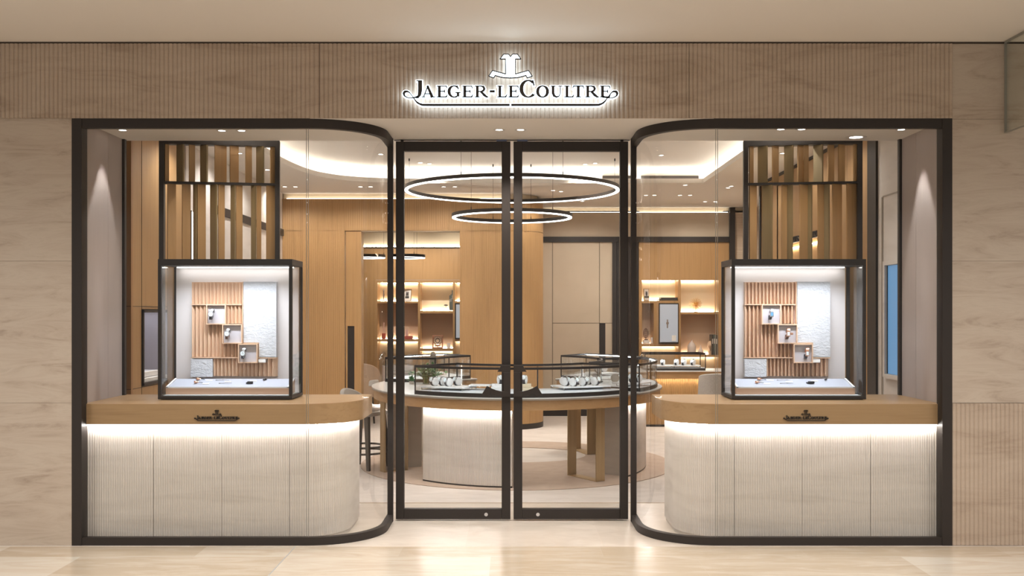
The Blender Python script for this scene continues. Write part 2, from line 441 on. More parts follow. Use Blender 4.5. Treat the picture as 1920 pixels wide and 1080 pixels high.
def grow(path, d):
    n = len(path); out = []
    for i in range(n):
        a = Vector(path[i - 1]); b_ = Vector(path[i]); c = Vector(path[(i + 1) % n])
        t1 = (b_ - a).normalized(); t2 = (c - b_).normalized()
        n1 = Vector((t1.y, -t1.x)); n2 = Vector((t2.y, -t2.x)); nn = (n1 + n2)
        nn = nn / max(.3, nn.length_squared / 2 + 0) if nn.length else n1
        q = b_ + nn * d; out.append((q.x, q.y))
    return out
h1 = grow(hole, .02); h2 = grow(hole, .38); ha = grow(hole, .26); hb = grow(hole, .30)
struct('ceiling_fascia', MB().wallband(hole, h1, ZL - .002, ZL + .055, closed=True), M['ceil'])
struct('ceiling_cove', MB().wallband(h2, grow(hole, .40), ZL + .007, ZT + .02, closed=True), M['white'])
struct('ceiling_tray', MB().prism([(-3.2, 1.0), (3.2, 1.0), (3.2, 6.4), (-3.2, 6.4)], ZT, ZT + .05), M['ceil'])
struct('ceiling_ledge', MB().wallband(h1, h2, ZL + .002, ZL + .006, closed=True), M['white'])
cl = thing('cove_light_strip', (0, 3.6, ZL + .02), 'continuous warm light strip hidden in the oval ceiling cove', 'cove light')
MB().wallband(ha, hb, ZL + .01, ZL + .03, closed=True).build('led_strip', M['led_cove'], cl)
# roof closing the void
# linear air grilles in the cove
ag = thing('linear_air_grille', (1.2, 6.14, 3.36), 'long dark slotted air grille in the far ceiling cove', 'air grille')
for a, b_ in ((X(1130, 13.1), X(1190, 13.1)), (X(1203, 13.1), X(1311, 13.1))):
    g = MB().box(a, b_, 6.135, 6.16, 3.345, 3.385)
    g.build('grille_frame', M['grille'], ag)
    MB().box(a + .01, b_ - .01, 6.13, 6.135, 3.352, 3.36).box(a + .01, b_ - .01, 6.13, 6.135, 3.368, 3.376).build('grille_blade', M['bronze'], ag)

# ------------------------------------------------------------------ salon walls
# left return and left side wall
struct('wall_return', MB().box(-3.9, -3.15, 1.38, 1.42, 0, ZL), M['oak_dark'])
WX = -3.15
sw = MB()
# oak part y 1.42..2.7 with a display niche
ny0, ny1, nz0, nz1 = 1.62, 2.45, .99, 1.63
sw.box(WX - .04, WX, 1.42, ny0, 0, ZL).box(WX - .04, WX, ny1, 2.75, 0, ZL).box(WX - .04, WX, ny0, ny1, 0, nz0).box(WX - .04, WX, ny0, ny1, nz1, ZL)
struct('wall_salon_left', sw, M['oak'])
struct('trim_6', MB().box(WX - .001, WX + .003, 1.42, 2.75, nz0 - .018, nz0 - .014).box(WX - .001, WX + .003, 1.42, 2.75, nz1 + .03, nz1 + .034).box(WX - .001, WX + .003, 1.615, 1.618, 0, ZL).box(-3.9, -3.15, 1.376, 1.38, nz0 - .018, nz0 - .014).box(-3.9, -3.15, 1.376, 1.38, nz1 + .03, nz1 + .034), M['gap'])
wv = thing('wall_vitrine', (WX, 2.03, nz0), 'lilac lined display niche with dark bronze frame in the oak side wall', 'display niche')
MB().box(WX - .45, WX - .43, ny0, ny1, nz0, nz1).box(WX - .43, WX, ny0 - .01, ny0, nz0, nz1).box(WX - .43, WX, ny1, ny1 + .01, nz0, nz1).box(WX - .43, WX, ny0, ny1, nz0 - .01, nz0).box(WX - .43, WX, ny0, ny1, nz1, nz1 + .01).build('lining', M['lilac'], wv)
MB().box(WX - .02, WX + .015, ny0, ny1, nz0 - .005, nz0 + .02).box(WX - .02, WX + .015, ny0, ny1, nz1 - .02, nz1 + .005).box(WX - .02, WX + .015, ny0, ny0 + .025, nz0, nz1).box(WX - .02, WX + .015, ny1 - .025, ny1, nz0, nz1).box(WX - .42, WX - .40, 2.16, 2.18, nz0, nz1).build('frame', M['bronze'], wv)
MB().box(WX - .38, WX - .02, ny0 + .05, ny1 - .05, nz1 - .012, nz1 - .004).build('led_strip', emis('niche_led', (.9, .9, 1), 1.6), wv)
MB().box(WX - .38, WX - .03, ny0 + .04, ny1 - .1, nz0, nz0 + .05).box(WX - .33, WX - .06, ny0 + .06, ny1 - .2, nz0 + .055, nz0 + .10).build('display_step', M['cushion'], wv, bevel=.004)
cd = tag(MB().rbox((WX - .2, 2.0, nz0 + .175), (.012, .11, .15), radians(25), 0, radians(-12)).build('display_card', M['paper']), 'small white card standing in the lilac wall niche', 'card')
# light slit and stone part of left wall
struct('wall_salon_stone', MB().box(WX - .04, WX, 2.79, 6.9, 0, ZL), M['stone_pale'])
struct('trim_7', MB().box(WX - .001, WX + .02, 3.6, 6.9, 2.66, 2.75), M['bronze'])
sl = thing('wall_light_slit', (WX, 2.95, 1.5), 'tall narrow vertical light strip beside the slatted screen on the pale side wall', 'wall light')
MB().box(WX + .001, WX + .012, 2.93, 2.99, .1, 2.6).build('diffuser', M['led_white'], sl)
MB().box(WX, WX + .014, 2.915, 2.93, .09, 2.61).box(WX, WX + .014, 2.99, 3.0, .09, 2.61).build('housing', M['bronze'], sl)
# frontal oak wall D 13.9 with opening and rounded end
YW = 6.9
ox0, ox1, oz = X(677, 13.9), X(862, 13.9), Z(433, 13.9)
ow = MB()
def flwall(mb, path, z0, z1, pitch=.03, depth=.003, back=.05):
    pth = fluted(path, pitch, depth)
    mb.strip(pth, z0, z1)
    return mb
flwall(ow, [(WX, YW), (ox0 - .235, YW)], 0, oz)
flwall(ow, [(ox1, YW), (-.06, YW)] + [(x, y) for x, y in arc(-.06, YW + .5, .5, -pi / 2, 0, 14)][1:] + [(.44, 8.8)], 0, oz)
top = [(WX, YW)] + [(-.06, YW)] + arc(-.06, YW + .5, .5, -pi / 2, 0, 14)[1:] + [(.44, 8.8)]
flwall(ow, top, oz + .006, 3.17)
ow.box(ox0 - .235, ox0 - .225, YW, YW + .03, 0, oz)
struct('wall_oak', ow, M['oak'], smooth=50)
struct('wall_oak_core', MB().wallband([(ox1, YW + .012), (-.06, YW + .012)] + arc(-.06, YW + .5, .488, -pi / 2, 0, 14)[1:] + [(.428, 8.8)], [(ox1, YW + .2), (-.1, YW + .2), ] + arc(-.06, YW + .5, .3, -pi / 2, 0, 14)[1:] + [(.2, 8.8)], 0.07, oz)
       .box(WX, ox1, YW + .012, YW + .2, oz, 3.17).box(ox1, .2, YW + .05, YW + .3, oz, 3.17).box(WX, ox0 - .235, YW + .012, YW + .2, 0, oz).box(ox1, ox1 + .01, YW + .002, YW + .2, 0, oz), M['oak'])
pth = [(ox1, YW - .004), (-.06, YW - .004)] + arc(-.06, YW + .5, .504, -pi / 2, 0, 14)[1:] + [(.444, 8.8)]
struct('baseboard_oak', MB().wallband(pth, offset(pth, -.02), 0, .075), M['bronze'], smooth=40)
struct('trim_8', MB().box(ox0, ox1, YW + .0, YW + .2, oz - .004, oz), M['cream'])
# pocket door panel beside the opening
dp = thing('door_3', (ox0 - .11, YW, 0), kind='structure')
hz = Z(611, 13.9); 
MB().box(ox0 - .215, ox0, YW + .02, YW + .06, hz, oz - .005).box(ox0 - .21, ox0 - .19, YW + .02, YW + .06, 0, hz).box(ox0 - .095, ox0, YW + .02, YW + .06, 0, hz).build('door_panel', M['oak'], dp)
MB().box(ox0 - .19, ox0 - .095, YW + .035, YW + .05, 0, hz - .004).build('door_handle', M['bronze'], dp)
MB().box(ox0 - .04, ox0, YW + .06, YW + .24, 0, oz).build('door_frame', M['oak'], dp)
# cove above oak wall: wall above 3.17 slightly lit
struct('wall_over_oak', MB().wallband([(WX, YW + .08), (-.1, YW + .08)] + arc(-.06, YW + .5, .42, -pi / 2, 0, 14)[1:] + [(.36, 8.8)], [(WX, YW + .2), (-.1, YW + .2)] + arc(-.06, YW + .5, .3, -pi / 2, 0, 14)[1:] + [(.2, 8.8)], 3.17, ZL), M['cream'])
co = thing('cove_light_strip', (-1, YW + .05, 3.172), 'thin warm light line along the top of the oak wall', 'cove light')
MB().box(WX + .05, -.1, YW + .045, YW + .06, 3.172, 3.18).build('led_strip', M['led_line'], co)
# beige frontal wall at D 15.8
YB = 8.8
bx0, bx1 = .40, X(1197, 15.8)
bw = MB(); bz = Z(454, 15.8)
xs = [bx0, X(1036, 15.8), X(1124, 15.8), X(1148, 15.8)]
zl = Z(606, 15.8)
g = .004
bw.box(bx0, xs[1] - g, YB, YB + .05, .0, bz).box(xs[1] + g, xs[2] - g, YB, YB + .05, zl + g, bz).box(xs[2] + g, xs[3], YB, YB + .05, zl + g, bz)
bw.box(xs[1] + g, xs[2] - g, YB, YB + .05, 0, zl - g).box(X(1135, 15.8), xs[3], YB, YB + .05, 0, zl - g)
bw.box(bx0, 4.2, YB, YB + .05, Z(444, 15.8), 3.17)
struct('wall_beige', bw, M['beige'])
struct('wall_far_backing', MB().box(bx0, bx1 + .02, YB + .05, YB + .07, 0, 3.2).box(3.3, 4.2, YB + .05, YB + .07, 0, 3.2), M['gap'])
struct('trim_9', MB().box(bx0, X(1367, 15.8), YB - .03, YB + .02, bz, Z(444, 15.8)).box(xs[3], X(1156, 15.8), YB - .03, YB + .02, 0, bz).box(xs[2], X(1135, 15.8), YB - .005, YB + .02, 0, zl - g).box(X(1157, 15.8), bx1, YB - .01, YB + .03, 0, bz), M['bronze'])
struct('trim_10', MB().box(X(1367, 15.8), X(1377, 15.8), YB - .06, YB + .02, 0, Z(386, 15.8)), M['bronze'])
struct('baseboard_beige', MB().box(bx0, bx1, YB - .03, YB, 0, .10), M['bronze'])
struct('wall_lined', MB().box(X(1377, 15.8), 4.2, YB - .01, YB + .04, 0, 3.17), M['beige_line'])
struct('wall_over_beige', MB().box(.3, 4.2, YB + .05, YB + .12, 3.17, ZL + .02), M['cream'])
co = thing('cove_light_strip', (2, YB + .03, 3.172), 'thin warm light line above the beige rear wall', 'cove light')
MB().box(.5, X(1365, 15.8), YB + .02, YB + .035, 3.172, 3.18).build('led_strip', M['led_line'], co)
# right side wall
RX = 3.15
struct('wall_salon_right', MB().box(RX, RX + .04, 1.95, 5.8, 0, ZL - .03).box(RX, RX + .04, 5.0, 5.05, 0, ZL - .03), M['oak'])
struct('trim_11', MB().box(RX - .02, RX + .02, 1.72, 1.93, 0, ZL).box(RX - .02, RX, 1.93, 5.8, ZL - .03, ZL).box(RX - .02, RX + .1, 5.8, 5.86, 0, ZL), M['bronze'])
struct('wall_passage', MB().box(RX, RX + .04, .9, 1.72, 0, ZL), M['stone_pale'])
struct('wall_salon_side', MB().box(3.8, 3.84, 5.86, 8.9, 0, ZL).box(3.17, 3.84, 5.86, 5.9, 0, ZL), M['beige_line'])
bs = thing('wall_screen', (RX, 1.2, 1.10), 'tall bright blue screen set in the pale side wall at the passage', 'screen')
MB().box(RX - .006, RX + .02, 1.0, 1.475, 1.10, 2.0).build('display', M['blue'], bs)
MB().box(RX - .010, RX + .02, 1.475, 1.487, 1.10, 2.0).build('bezel', M['black'], bs)
MB().box(RX - .03, RX + .0, 1.49, 1.53, 1.07, 2.04).box(RX - .03, RX, 1.0, 1.49, 1.06, 1.095).box(RX - .03, RX, 1.0, 1.49, 2.005, 2.04).build('surround', M['stone_pale'], bs)
struct('trim_12', MB().box(RX - .006, RX, 1.60, 1.63, 0, 2.59).box(RX - .006, RX, .9, 1.60, 2.59, 2.60), M['taupe_edge'])
# back room
YR = 10.6
zr = Z(465, 17.6)
co = thing('cove_light_strip', (-1.5, YR - .03, zr + .02), 'warm light line above the dark trim of the rear room wall', 'cove light')
MB().box(-3.5, .1, YR - .018, YR - .008, zr + .021, zr + .028).build('led_strip', M['led_soft'], co)
struct('wall_rear', MB().box(-3.9, .6, YR + .001, YR + .04, zr + .02, 3.3), M['cream'])
struct('wall_rear_oak', MB().box(-3.9, .6, YR, YR + .04, Z(524.5, 17.6), zr).box(-3.9, X(704.8, 17.6), YR, YR + .04, 0, Z(524.5, 17.6)), M['oak'])
struct('trim_13', MB().box(-3.9, .6, YR - .02, YR + .02, zr, zr + .02), M['bronze'])
struct('wall_rear_left', MB().box(-3.94, -3.9, 7.1, 10.64, 0, 3.3), M['oak'])
struct('wall_rear_right', MB().box(.2, .24, 7.3, 10.64, 0, 3.3), M['oak'])
struct('ceiling_rear', MB().box(-3.94, .6, 7.1, 10.64, 3.28, 3.32), M['ceil'])
struct('wall_shop_left', MB().box(-3.94, -3.9, .9, 7.1, 0, ZT + .2), M['ceil'])
struct('wall_shop_right', MB().box(3.9, 3.94, .9, 9, 0, ZT + .2), M['ceil'])

# ------------------------------------------------------------------ storefront bays
def baypath(sgn, n=18):
    """outer line of the bay, from the outside jamb round the corner to the doors"""
    pts = [(-2.975, .0), (-1.418, 0.0)] + arc(-1.418, .5, .5, -pi / 2, 0, n)[1:] + [(-.918, .83)]
    return [(sgn * -1 * p[0], p[1]) for p in pts]
for sgn, wn in ((-1, 'window_1'), (1, 'window_2')):
    w = thing(wn, (sgn * 2, 0, 0), kind='structure')
    p = baypath(sgn); d = .045 * (1 if sgn < 0 else -1) * -1
    pin = offset(p, -.045 if sgn < 0 else .045)
    pout = p
    # straight and curved lengths of channel, split at the glass joint
    for a, b_ in ((slice(0, 2), 0), (slice(1, None), 1)):
        MB().wallband(pout[a], pin[a], 0, .055).build('bottom_rail', M['bronze'], w, 35)
        MB().wallband(pout[a], pin[a], ZS - .066, ZS).build('top_rail', M['bronze'], w, 35)
    xa, xb = sorted((sgn * 3.04, sgn * 2.972))
    MB().box(xa, xb, -.004, .09, 0, ZS).build('jamb', M['bronze'], w)
    xa, xb = sorted((sgn * .958, sgn * .916))
    MB().box(xa, xb, .79, .83, .0, ZS).build('end_post', M['bronze'], w)
    m1 = offset(p, -.018 if sgn < 0 else .018); m2 = offset(p, -.028 if sgn < 0 else .028)
    MB().wallband([m1[0], (m1[1][0] + sgn * .003, m1[1][1])], [m2[0], (m2[1][0] + sgn * .003, m2[1][1])], .05, ZS - .06).build('glass_pane', M['glass_bay'], w, 35)
    MB().wallband(m1[1:], m2[1:], .05, ZS - .06).build('curved_glass_pane', M['glass_curve'], w, 35)
    j = m1[1]
    MB().box(j[0] - .008, j[0] - .0055, .019, .027, .055, ZS - .066).box(j[0] + .0055, j[0] + .008, .019, .027, .055, ZS - .066).build('glass_joint', M['glass_edge'], w)

# ------------------------------------------------------------------ doors
def anchor_half(y0, y1, sgn, cx, parent, s=1.0, zc=0):
    mb = MB()
    D = 7.83 - .08
    def q(px, py): return (sgn * -1 * X(px, D), Z(py, D))
    # drawn for the left leaf in photo pixels
    mb.prism([q(957, 684.5), q(940, 684.5), q(932.5, 697), q(944, 697), q(944, 698), q(957, 698)], y0, y1, 'y')
    top = [(913, 723.5), (921, 728), (930, 731.5), (940, 733.8), (957, 735)]
    bot = [(957, 744), (943, 743), (932, 741.5), (919, 739), (915, 744.5), (903, 740)]
    for i in range(1):
        pass
    A = [(913, 723.5), (903, 740), (915, 744.5), (919, 738.5), (921, 728)]
    mb.prism([q(*a) for a in A], y0, y1, 'y')
    strip_t = [(921, 728), (930, 731.5), (940, 733.8), (957, 735)]
    strip_b = [(919, 738.5), (930, 741.5), (942, 743.3), (957, 744)]
    for i in range(3):
        mb.prism([q(*strip_t[i]), q(*strip_b[i]), q(*strip_b[i + 1]), q(*strip_t[i + 1])], y0, y1, 'y')
    mb.prism([q(944, 698), q(957, 698), q(957, 736), q(944, 734)], y0, y1, 'y')
    return mb
for sgn, dn in ((-1, 'door_1'), (1, 'door_2')):
    xi, xo = .012, .898
    d = thing(dn, (sgn * .9, .86, 0), kind='structure')
    def bx(a, b_, y0, y1, z0, z1):
        lo, hi = sorted((sgn * a, sgn * b_)); return MB().box(lo, hi, y0, y1, z0, z1)
    zt = 2.933
    MBf = bx(xo - .063, xo, .83, .885, .012, zt); MBf.v += []
    fr = MB()
    for a in (bx(xo - .063, xo, .83, .885, .012, zt), bx(xi, xi + .068, .83, .885, .012, zt), bx(xi + .068, xo - .063, .83, .885, zt - .075, zt), bx(xi + .068, xo - .063, .83, .885, .012, .092)):
        fr.add(a.v, a.f)
    fr.build('door_frame', M['bronze'], d, bevel=.003)
    bx(xi + .06, xo - .055, .853, .861, .085, zt - .07).build('glass_pane', M['glass'], d)
    h = anchor_half(.74, .765, sgn, 0, d).build('door_handle', M['bronze'], d, bevel=.002)
    st = bx(xi + .02, xi + .045, .765, .83, Z(692, 7.8), Z(689, 7.8)); s2 = bx(xi + .02, xi + .045, .765, .83, Z(741, 7.8), Z(738, 7.8))
    st.add(s2.v, s2.f).build('handle_bracket', M['bronze'], d)
    MB().lathe([(.0, 0), (.014, 0), (.014, .006), (0, .006)], (sgn * .2, .824, .05), 16, 'y').build('lock', M['steel'], d)
    bx(.04, .12, .845, .87, zt, ZS - .002).build('reflection_patch', mat('reflection_blue', (.16, .2, .34), .3), d)  # bluish patches over the doors, a reflection put in as colour
    b2 = bx(.84, .862, .845, .87, zt, ZS - .002); b2.build('top_pivot', M['bronze'], d)
struct('trim_14', MB().box(-.916, .916, .86, .9, ZS - .004, ZS), M['bronze'])

# ================================================================== SIGN
def glyphs():
    th, tn = .20, .07
    G = {}
    def ser(x, z, w=.26, h=.06): return ([(x - w / 2, z), (x + w / 2, z)], h)
    G['E'] = (.94, [([(.22, 0), (.22, 1)], th), ser(.2, .03, .4), ser(.2, .97, .4),
                    ([(.2, .965), (.86, .965)], tn), ([(.80, 1.0), (.90, .72)], [.10, .04]),
                    ([(.2, .52), (.66, .52)], tn), ([(.66, .72), (.66, .52), (.70, .34)], [.03, .10, .03]),
                    ([(.2, .04), (.84, .04)], .08), ([(.80, .02), (.93, .26)], [.12, .03])])
    G['L'] = (.86, [([(.24, 0), (.24, 1)], th), ser(.22, .03, .44), ser(.24, .97, .48),
                    ([(.2, .04), (.76, .04)], .08), ([(.72, .02), (.86, .28)], [.13, .03])])
    G['A'] = (1.16, [([(.16, 0), (.55, 1)], .075), ([(.50, 1), (.92, 0)], [.16, .22]), ([(.28, .30), (.80, .30)], .06),
                     ser(.15, .03, .32), ser(.96, .03, .42), ([(.42, .975), (.60, .975)], .05)])
    G['R'] = (1.16, [([(.22, 0), (.22, 1)], th), ser(.22, .03, .44), ser(.18, .97, .36),
                     ([(.2, .965), (.55, .965), (.74, .90), (.80, .74), (.74, .58), (.55, .50), (.3, .50)], [tn, .09, .16, .19, .16, .09, tn]),
                     ([(.52, .50), (.80, .20), (1.0, .05), (1.16, .02)], [.14, .19, .14, .05])])
    G['T'] = (.98, [([(.49, 0), (.49, 1)], th), ser(.49, .03, .46), ([(.06, .965), (.92, .965)], .08),
                    ([(.10, 1.0), (.0, .72)], [.10, .03]), ([(.88, 1.0), (.98, .72)], [.10, .03])])
    G['U'] = (1.04, [([(.24, 1), (.24, .36), (.32, .14), (.52, .04), (.72, .10), (.82, .30), (.84, 1)], [th, th, .17, .11, .08, .07, .07]),
                     ser(.24, .97, .44), ser(.84, .97, .34)])
    def ring(a0, a1, cx, rx, n=22):
        pts = []; ws = []
        for i in range(n + 1):
            a = a0 + (a1 - a0) * i / n
            pts.append((cx + (rx - .08) * cos(a), .5 + .46 * sin(a))); ws.append(tn + (th - tn + .02) * abs(cos(a)) ** 1.3)
        return pts, ws
    G['O'] = (1.06, [ring(0, 2 * pi, .53, .52)])
    G['C'] = (1.0, [ring(radians(48), radians(318), .56, .55), ([(.86, 1.0), (.94, .68)], [.05, .10]), ([(.94, .10), (.98, .30)], [.06, .03])])
    G['G'] = (1.14, [ring(radians(52), radians(300), .52, .55), ([(.80, 1.0), (.88, .70)], [.05, .12]),
                     ([(.86, .08), (.86, .42)], .18), ([(.60, .42), (1.12, .42)], .07)])
    G['J'] = (.5, [([(.44, 1), (.44, .42), (.38, .16), (.22, .0), (.02, -.02)], [.24, .24, .20, .12, .04]), ([(.08, .975), (.62, .975)], .06)])
    G['-'] = (.6, [([(0, .5), (.6, .5)], .16)])
    return G
GL = glyphs()
SIGN_LAY = [('J', 779.0, 10.0, 151, 183), ('A', 790.5, 25.5, 161, 182.8), ('E', 819, 20.5, 161, 182.8), ('G', 841, 23.5, 160.6, 183.2), ('E', 866.7, 20.5, 161, 182.8),
            ('R', 890, 26, 161, 182.8), ('-', 918, 10, 160.5, 182.8), ('L', 932, 19, 161, 182.8), ('E', 953, 20.5, 161, 182.8), ('C', 975, 27.7, 150, 183.5),
            ('O', 1006, 22.5, 160.6, 183.2), ('U', 1031.6, 23.4, 161, 183), ('L', 1057.7, 18.9, 161, 182.8), ('T', 1073.5, 21.5, 161, 182.8), ('R', 1097, 26, 161, 182.8), ('E', 1124.7, 20.3, 161, 182.8)]
SWASH = [(784.5, 181.5), (776.7, 183.2), (768, 184), (760, 181), (757.3, 176), (760, 172), (766, 172.5), (771, 177.5), (776, 184.5), (782, 192), (790, 196.2), (800, 197), (860, 197), (956, 197)]
SWASH_W = [3.5, 1.6, 1.2, 2.0, 3.6, 3.6, 2.2, 1.4, 1.6, 2.6, 4.0, 4.3, 4.3, 4.3]
EMB = [(957.2, 106.7), (953.3, 102.2), (944.4, 102.2), (937.8, 111), (948, 111), (948.3, 139.4), (923.6, 132.8), (916.7, 143.1), (925.6, 146.4), (928.4, 141.7), (936, 144), (944, 145.8), (957.2, 146.6)]
def logo(to, s, y0, y1, e, emb_fill):
    """to(px,py)->(x,z); s metres per photo pixel; returns the pieces of the logo"""
    letters = []
    for ch, x, w, zt, zb in SIGN_LAY:
        gw, strokes = GL[ch]; h = zb - zt; mb = MB()
        for pts, wd in strokes:
            pp = [to(x + p[0] * w / gw, zb - p[1] * h) for p in pts]
            ww = [k * 1.22 * h * s * (.82 if ch in 'JC' else 1) for k in (wd if isinstance(wd, list) else [wd] * len(pts))]
            mb.ribbon(pp, ww, y0, y1, e)
        letters.append((ch, mb))
    sw = []
    for mir in (0, 1):
        def mm(p): return to((1914.4 - p[0]) if mir else p[0], p[1] - (4 if mir and False else 0))
        raw = smoothpath([(a, b_) for a, b_ in SWASH], 4); rw = smoothpath([(w, 0) for w in SWASH_W], 4)
        raw = raw[:-1] + [SWASH[-1]]
        mb = MB().ribbon([mm(p) for p in raw], [w[0] * 1.25 * s if i_ < len(rw) * .7 else w[0] * s for i_, w in enumerate(rw)], y0, y1, e)
        sw.append(mb)
    em = MB(); pl = MB()
    for mir in (0, 1):
        pts = [to((1914.4 - a) if mir else a, b_) for a, b_ in EMB]
        if e == 0:
            for i in range(len(pts) - 1):
                em.ribbon([pts[i], pts[i + 1]], 1.15 * s, y0, y1, .3 * s)
        n = len(pts)
        a = to(957.2, 0)[0]
    if e == 0: em.ribbon([to(957.2, 106), to(957.2, 147)], 1.15 * s, y0, y1)
    # filled plate from convex bits
    def poly(idx, mir): return [to((1914.4 - a) if mir else a, b_) for a, b_ in idx]
    for mir in (0, 1):
        for idx in ([(957.4, 106), (953.3, 102), (944.4, 102), (937.8, 111), (957.4, 111)], [(957.4, 110), (948, 110), (948.3, 146), (957.4, 146.6)],
                    [(948.4, 139.4), (936, 136.3), (936, 144), (948.4, 146.2)], [(936.1, 136.3), (923.6, 132.8), (916.7, 143.1), (925.6, 146.4), (928.4, 141.7), (936.1, 144)]):
            pl.prism(poly(idx, mir), y0 + emb_fill, y1 + emb_fill, 'y')
    return letters, sw, em, pl
sg = thing('shop_sign', (0, -.05, 3.1), 'large dark backlit brand name lettering with emblem glowing on the fluted stone bulkhead', 'shop sign')
DS = 6.95
to = lambda px, py: (X(px, DS), Z(py, DS)); sS = DS / F
letters, sw_, em, pl = logo(to, sS, -.060, -.048, 0, .006)
hl, hs, _, _ = logo(to, sS, -.046, -.034, .005, 0)
NAMES = {'-': 'hyphen'}
for (ch, mb), (_, hb_) in zip(letters, hl):
    o = mb.build(NAMES.get(ch, 'letter'), M['sign'], sg); hb_.build('acrylic_backing', M['halo'], o)
for mb, hb_ in zip(sw_, hs):
    o = mb.build('flourish', M['sign'], sg); hb_.build('acrylic_backing', M['halo'], o)
o = em.build('emblem', M['sign'], sg); pl.build('acrylic_face', M['halo'], o)

# ================================================================== RECESSED LIGHTS
def downlight_proto():
    t = thing('recessed_spotlight', (0, 0, 0), 'x', 'spotlight')
    MB().lathe([(.026, 0), (.042, 0), (.042, -.005), (.026, -.003)], (0, 0, 0), 20).build('trim_ring', mat('pale_trim', (.62, .58, .54), .5), t, 40)
    MB().lathe([(0.001, -.001), (.026, -.001), (.026, -.003), (.001, -.003)], (0, 0, 0), 20).build('lamp_face', M['lamp'], t)
    return t
dl0 = downlight_proto(); used = [False]
def downlight(px, py, z, label, group, power=0, angle=70, rot=(0, 0, 0), col=WARM, dy=0, big=1, blend=.7):
    D = (z - EYE) * F / (HY - py); loc = (X(px, D), D - 7 + dy, z)
    if not used[0]:
        used[0] = True; t = dl0; t.location = loc; t['label'] = label; t['group'] = group
    else: t = dup(dl0, loc, label=label, group=group)
    if big != 1: t.scale = (big, big, 1)
    if power: spot('spot_lamp', (loc[0], loc[1], z - .012), power, angle, blend, col, rot)
    return t
gw = 'spotlights in the shop window ceiling'
downlight(230, 243.5, ZS, 'recessed spotlight in the window ceiling beside the left mauve side wall', gw, 20, 44, (0, radians(8), 0), NEUT, 0, 1, .25)
downlight(416, 244.5, ZS, 'recessed spotlight above the left glass vitrine, outer one of the pair', gw, 20, 125, (radians(6), 0, 0))
downlight(453, 244.5, ZS, 'recessed spotlight above the left glass vitrine, inner one of the pair', gw, 20, 125, (radians(6), 0, 0))
downlight(936, 243, ZS, 'recessed spotlight over the entrance doors, left of the two', gw, 60, 110)
downlight(976, 243, ZS, 'recessed spotlight over the entrance doors, right of the two', gw, 60, 110)
downlight(1464, 242, ZS, 'recessed spotlight above the right glass vitrine, inner one of the pair', gw, 20, 125, (radians(6), 0, 0))
downlight(1503, 242, ZS, 'recessed spotlight above the right glass vitrine, outer one of the pair', gw, 20, 125, (radians(6), 0, 0))
downlight(1690, 242.5, ZS, 'recessed spotlight in the window ceiling beside the right mauve side wall', gw, 28, 40, (0, radians(-8), 0), NEUT, 0, 1, .25)
downlight(1605, 257, ZS, 'wide round ceiling light beside the right slatted screen', gw, 0, big=1.9)
gt = 'spotlights in the raised tray ceiling'
for i, (px, py, lb) in enumerate([(788, 305, 'outer of the two left of the large ring pendant'), (805, 307, 'inner of the two left of the large ring pendant'), (1097, 308, 'inner of the two right of the large ring pendant'), (1116, 306, 'outer of the two right of the large ring pendant'), (714, 289, 'behind the curved glass of the left bay'), (1240, 291, 'behind the curved glass of the right bay')]):
    downlight(px, py, ZT, 'recessed spotlight in the tray ceiling, ' + lb, gt, 66, 120)
for x_ in (-2.1, -.7, .7, 2.1):
    spot('salon_front_fill', (x_, 1.25, ZL - .02), 55, 125, .8, NEUT, (radians(-14), 0, 0))  # added lamps hidden by the soffit, brightening the front of the salon
gs = 'added spotlights along the side aisles'  # added fixtures and lamps that brighten the side walls
for x_, y_, lb_ in ((-2.8, 2.2, 'left aisle, first from the street'), (-2.8, 3.4, 'left aisle, second from the street'), (-2.8, 4.6, 'left aisle, third from the street'), (2.78, 2.2, 'right aisle, first from the street'), (2.78, 3.4, 'right aisle, second from the street'), (2.78, 4.8, 'right aisle, third from the street')):
    dup(dl0, (x_, y_, ZL), label='added ceiling spotlight in the ' + lb_, group=gs)
    spot('aisle_fill', (x_, y_, ZL - .012), 38 if x_ < 0 else 16, 150, .6, NEUT)
gl_ = 'spotlights in the lower salon ceiling'
LOW = [(534, 350, 'first of four in the row before the oak wall'), (554, 350, 'second of four in the row before the oak wall'), (676, 350, 'third of four in the row before the oak wall'), (695, 350, 'fourth of four in the row before the oak wall'),
       (832, 350, 'left of the two inside the large ring near its left'), (853, 350, 'right of the two inside the large ring near its left'), (1037, 357, 'left of the two over the rounded oak column'), (1052, 359, 'right of the two over the rounded oak column'), (1092, 377, 'alone before the beige rear wall'),
       (1285, 347, 'alone under the far right tray corner'), (1211, 366, 'first in the row before the right shelves'), (1227, 366, 'second in the row before the right shelves'), (1275, 366, 'third in the row before the right shelves'), (1294, 366, 'fourth in the row before the right shelves'),
       (1322, 378, 'left of the rearmost pair near the bronze post'), (1341, 378, 'right of the rearmost pair near the bronze post'), (1365, 352, 'left of the close pair beside the right slatted screen'), (1371, 349, 'right of the close pair beside the right slatted screen')]
for i, (px, py, lb) in enumerate(LOW):
    downlight(px, py, ZL, 'ceiling spotlight, ' + lb, gl_, 46 if i % 2 == 0 else 0, 158, blend=.5)

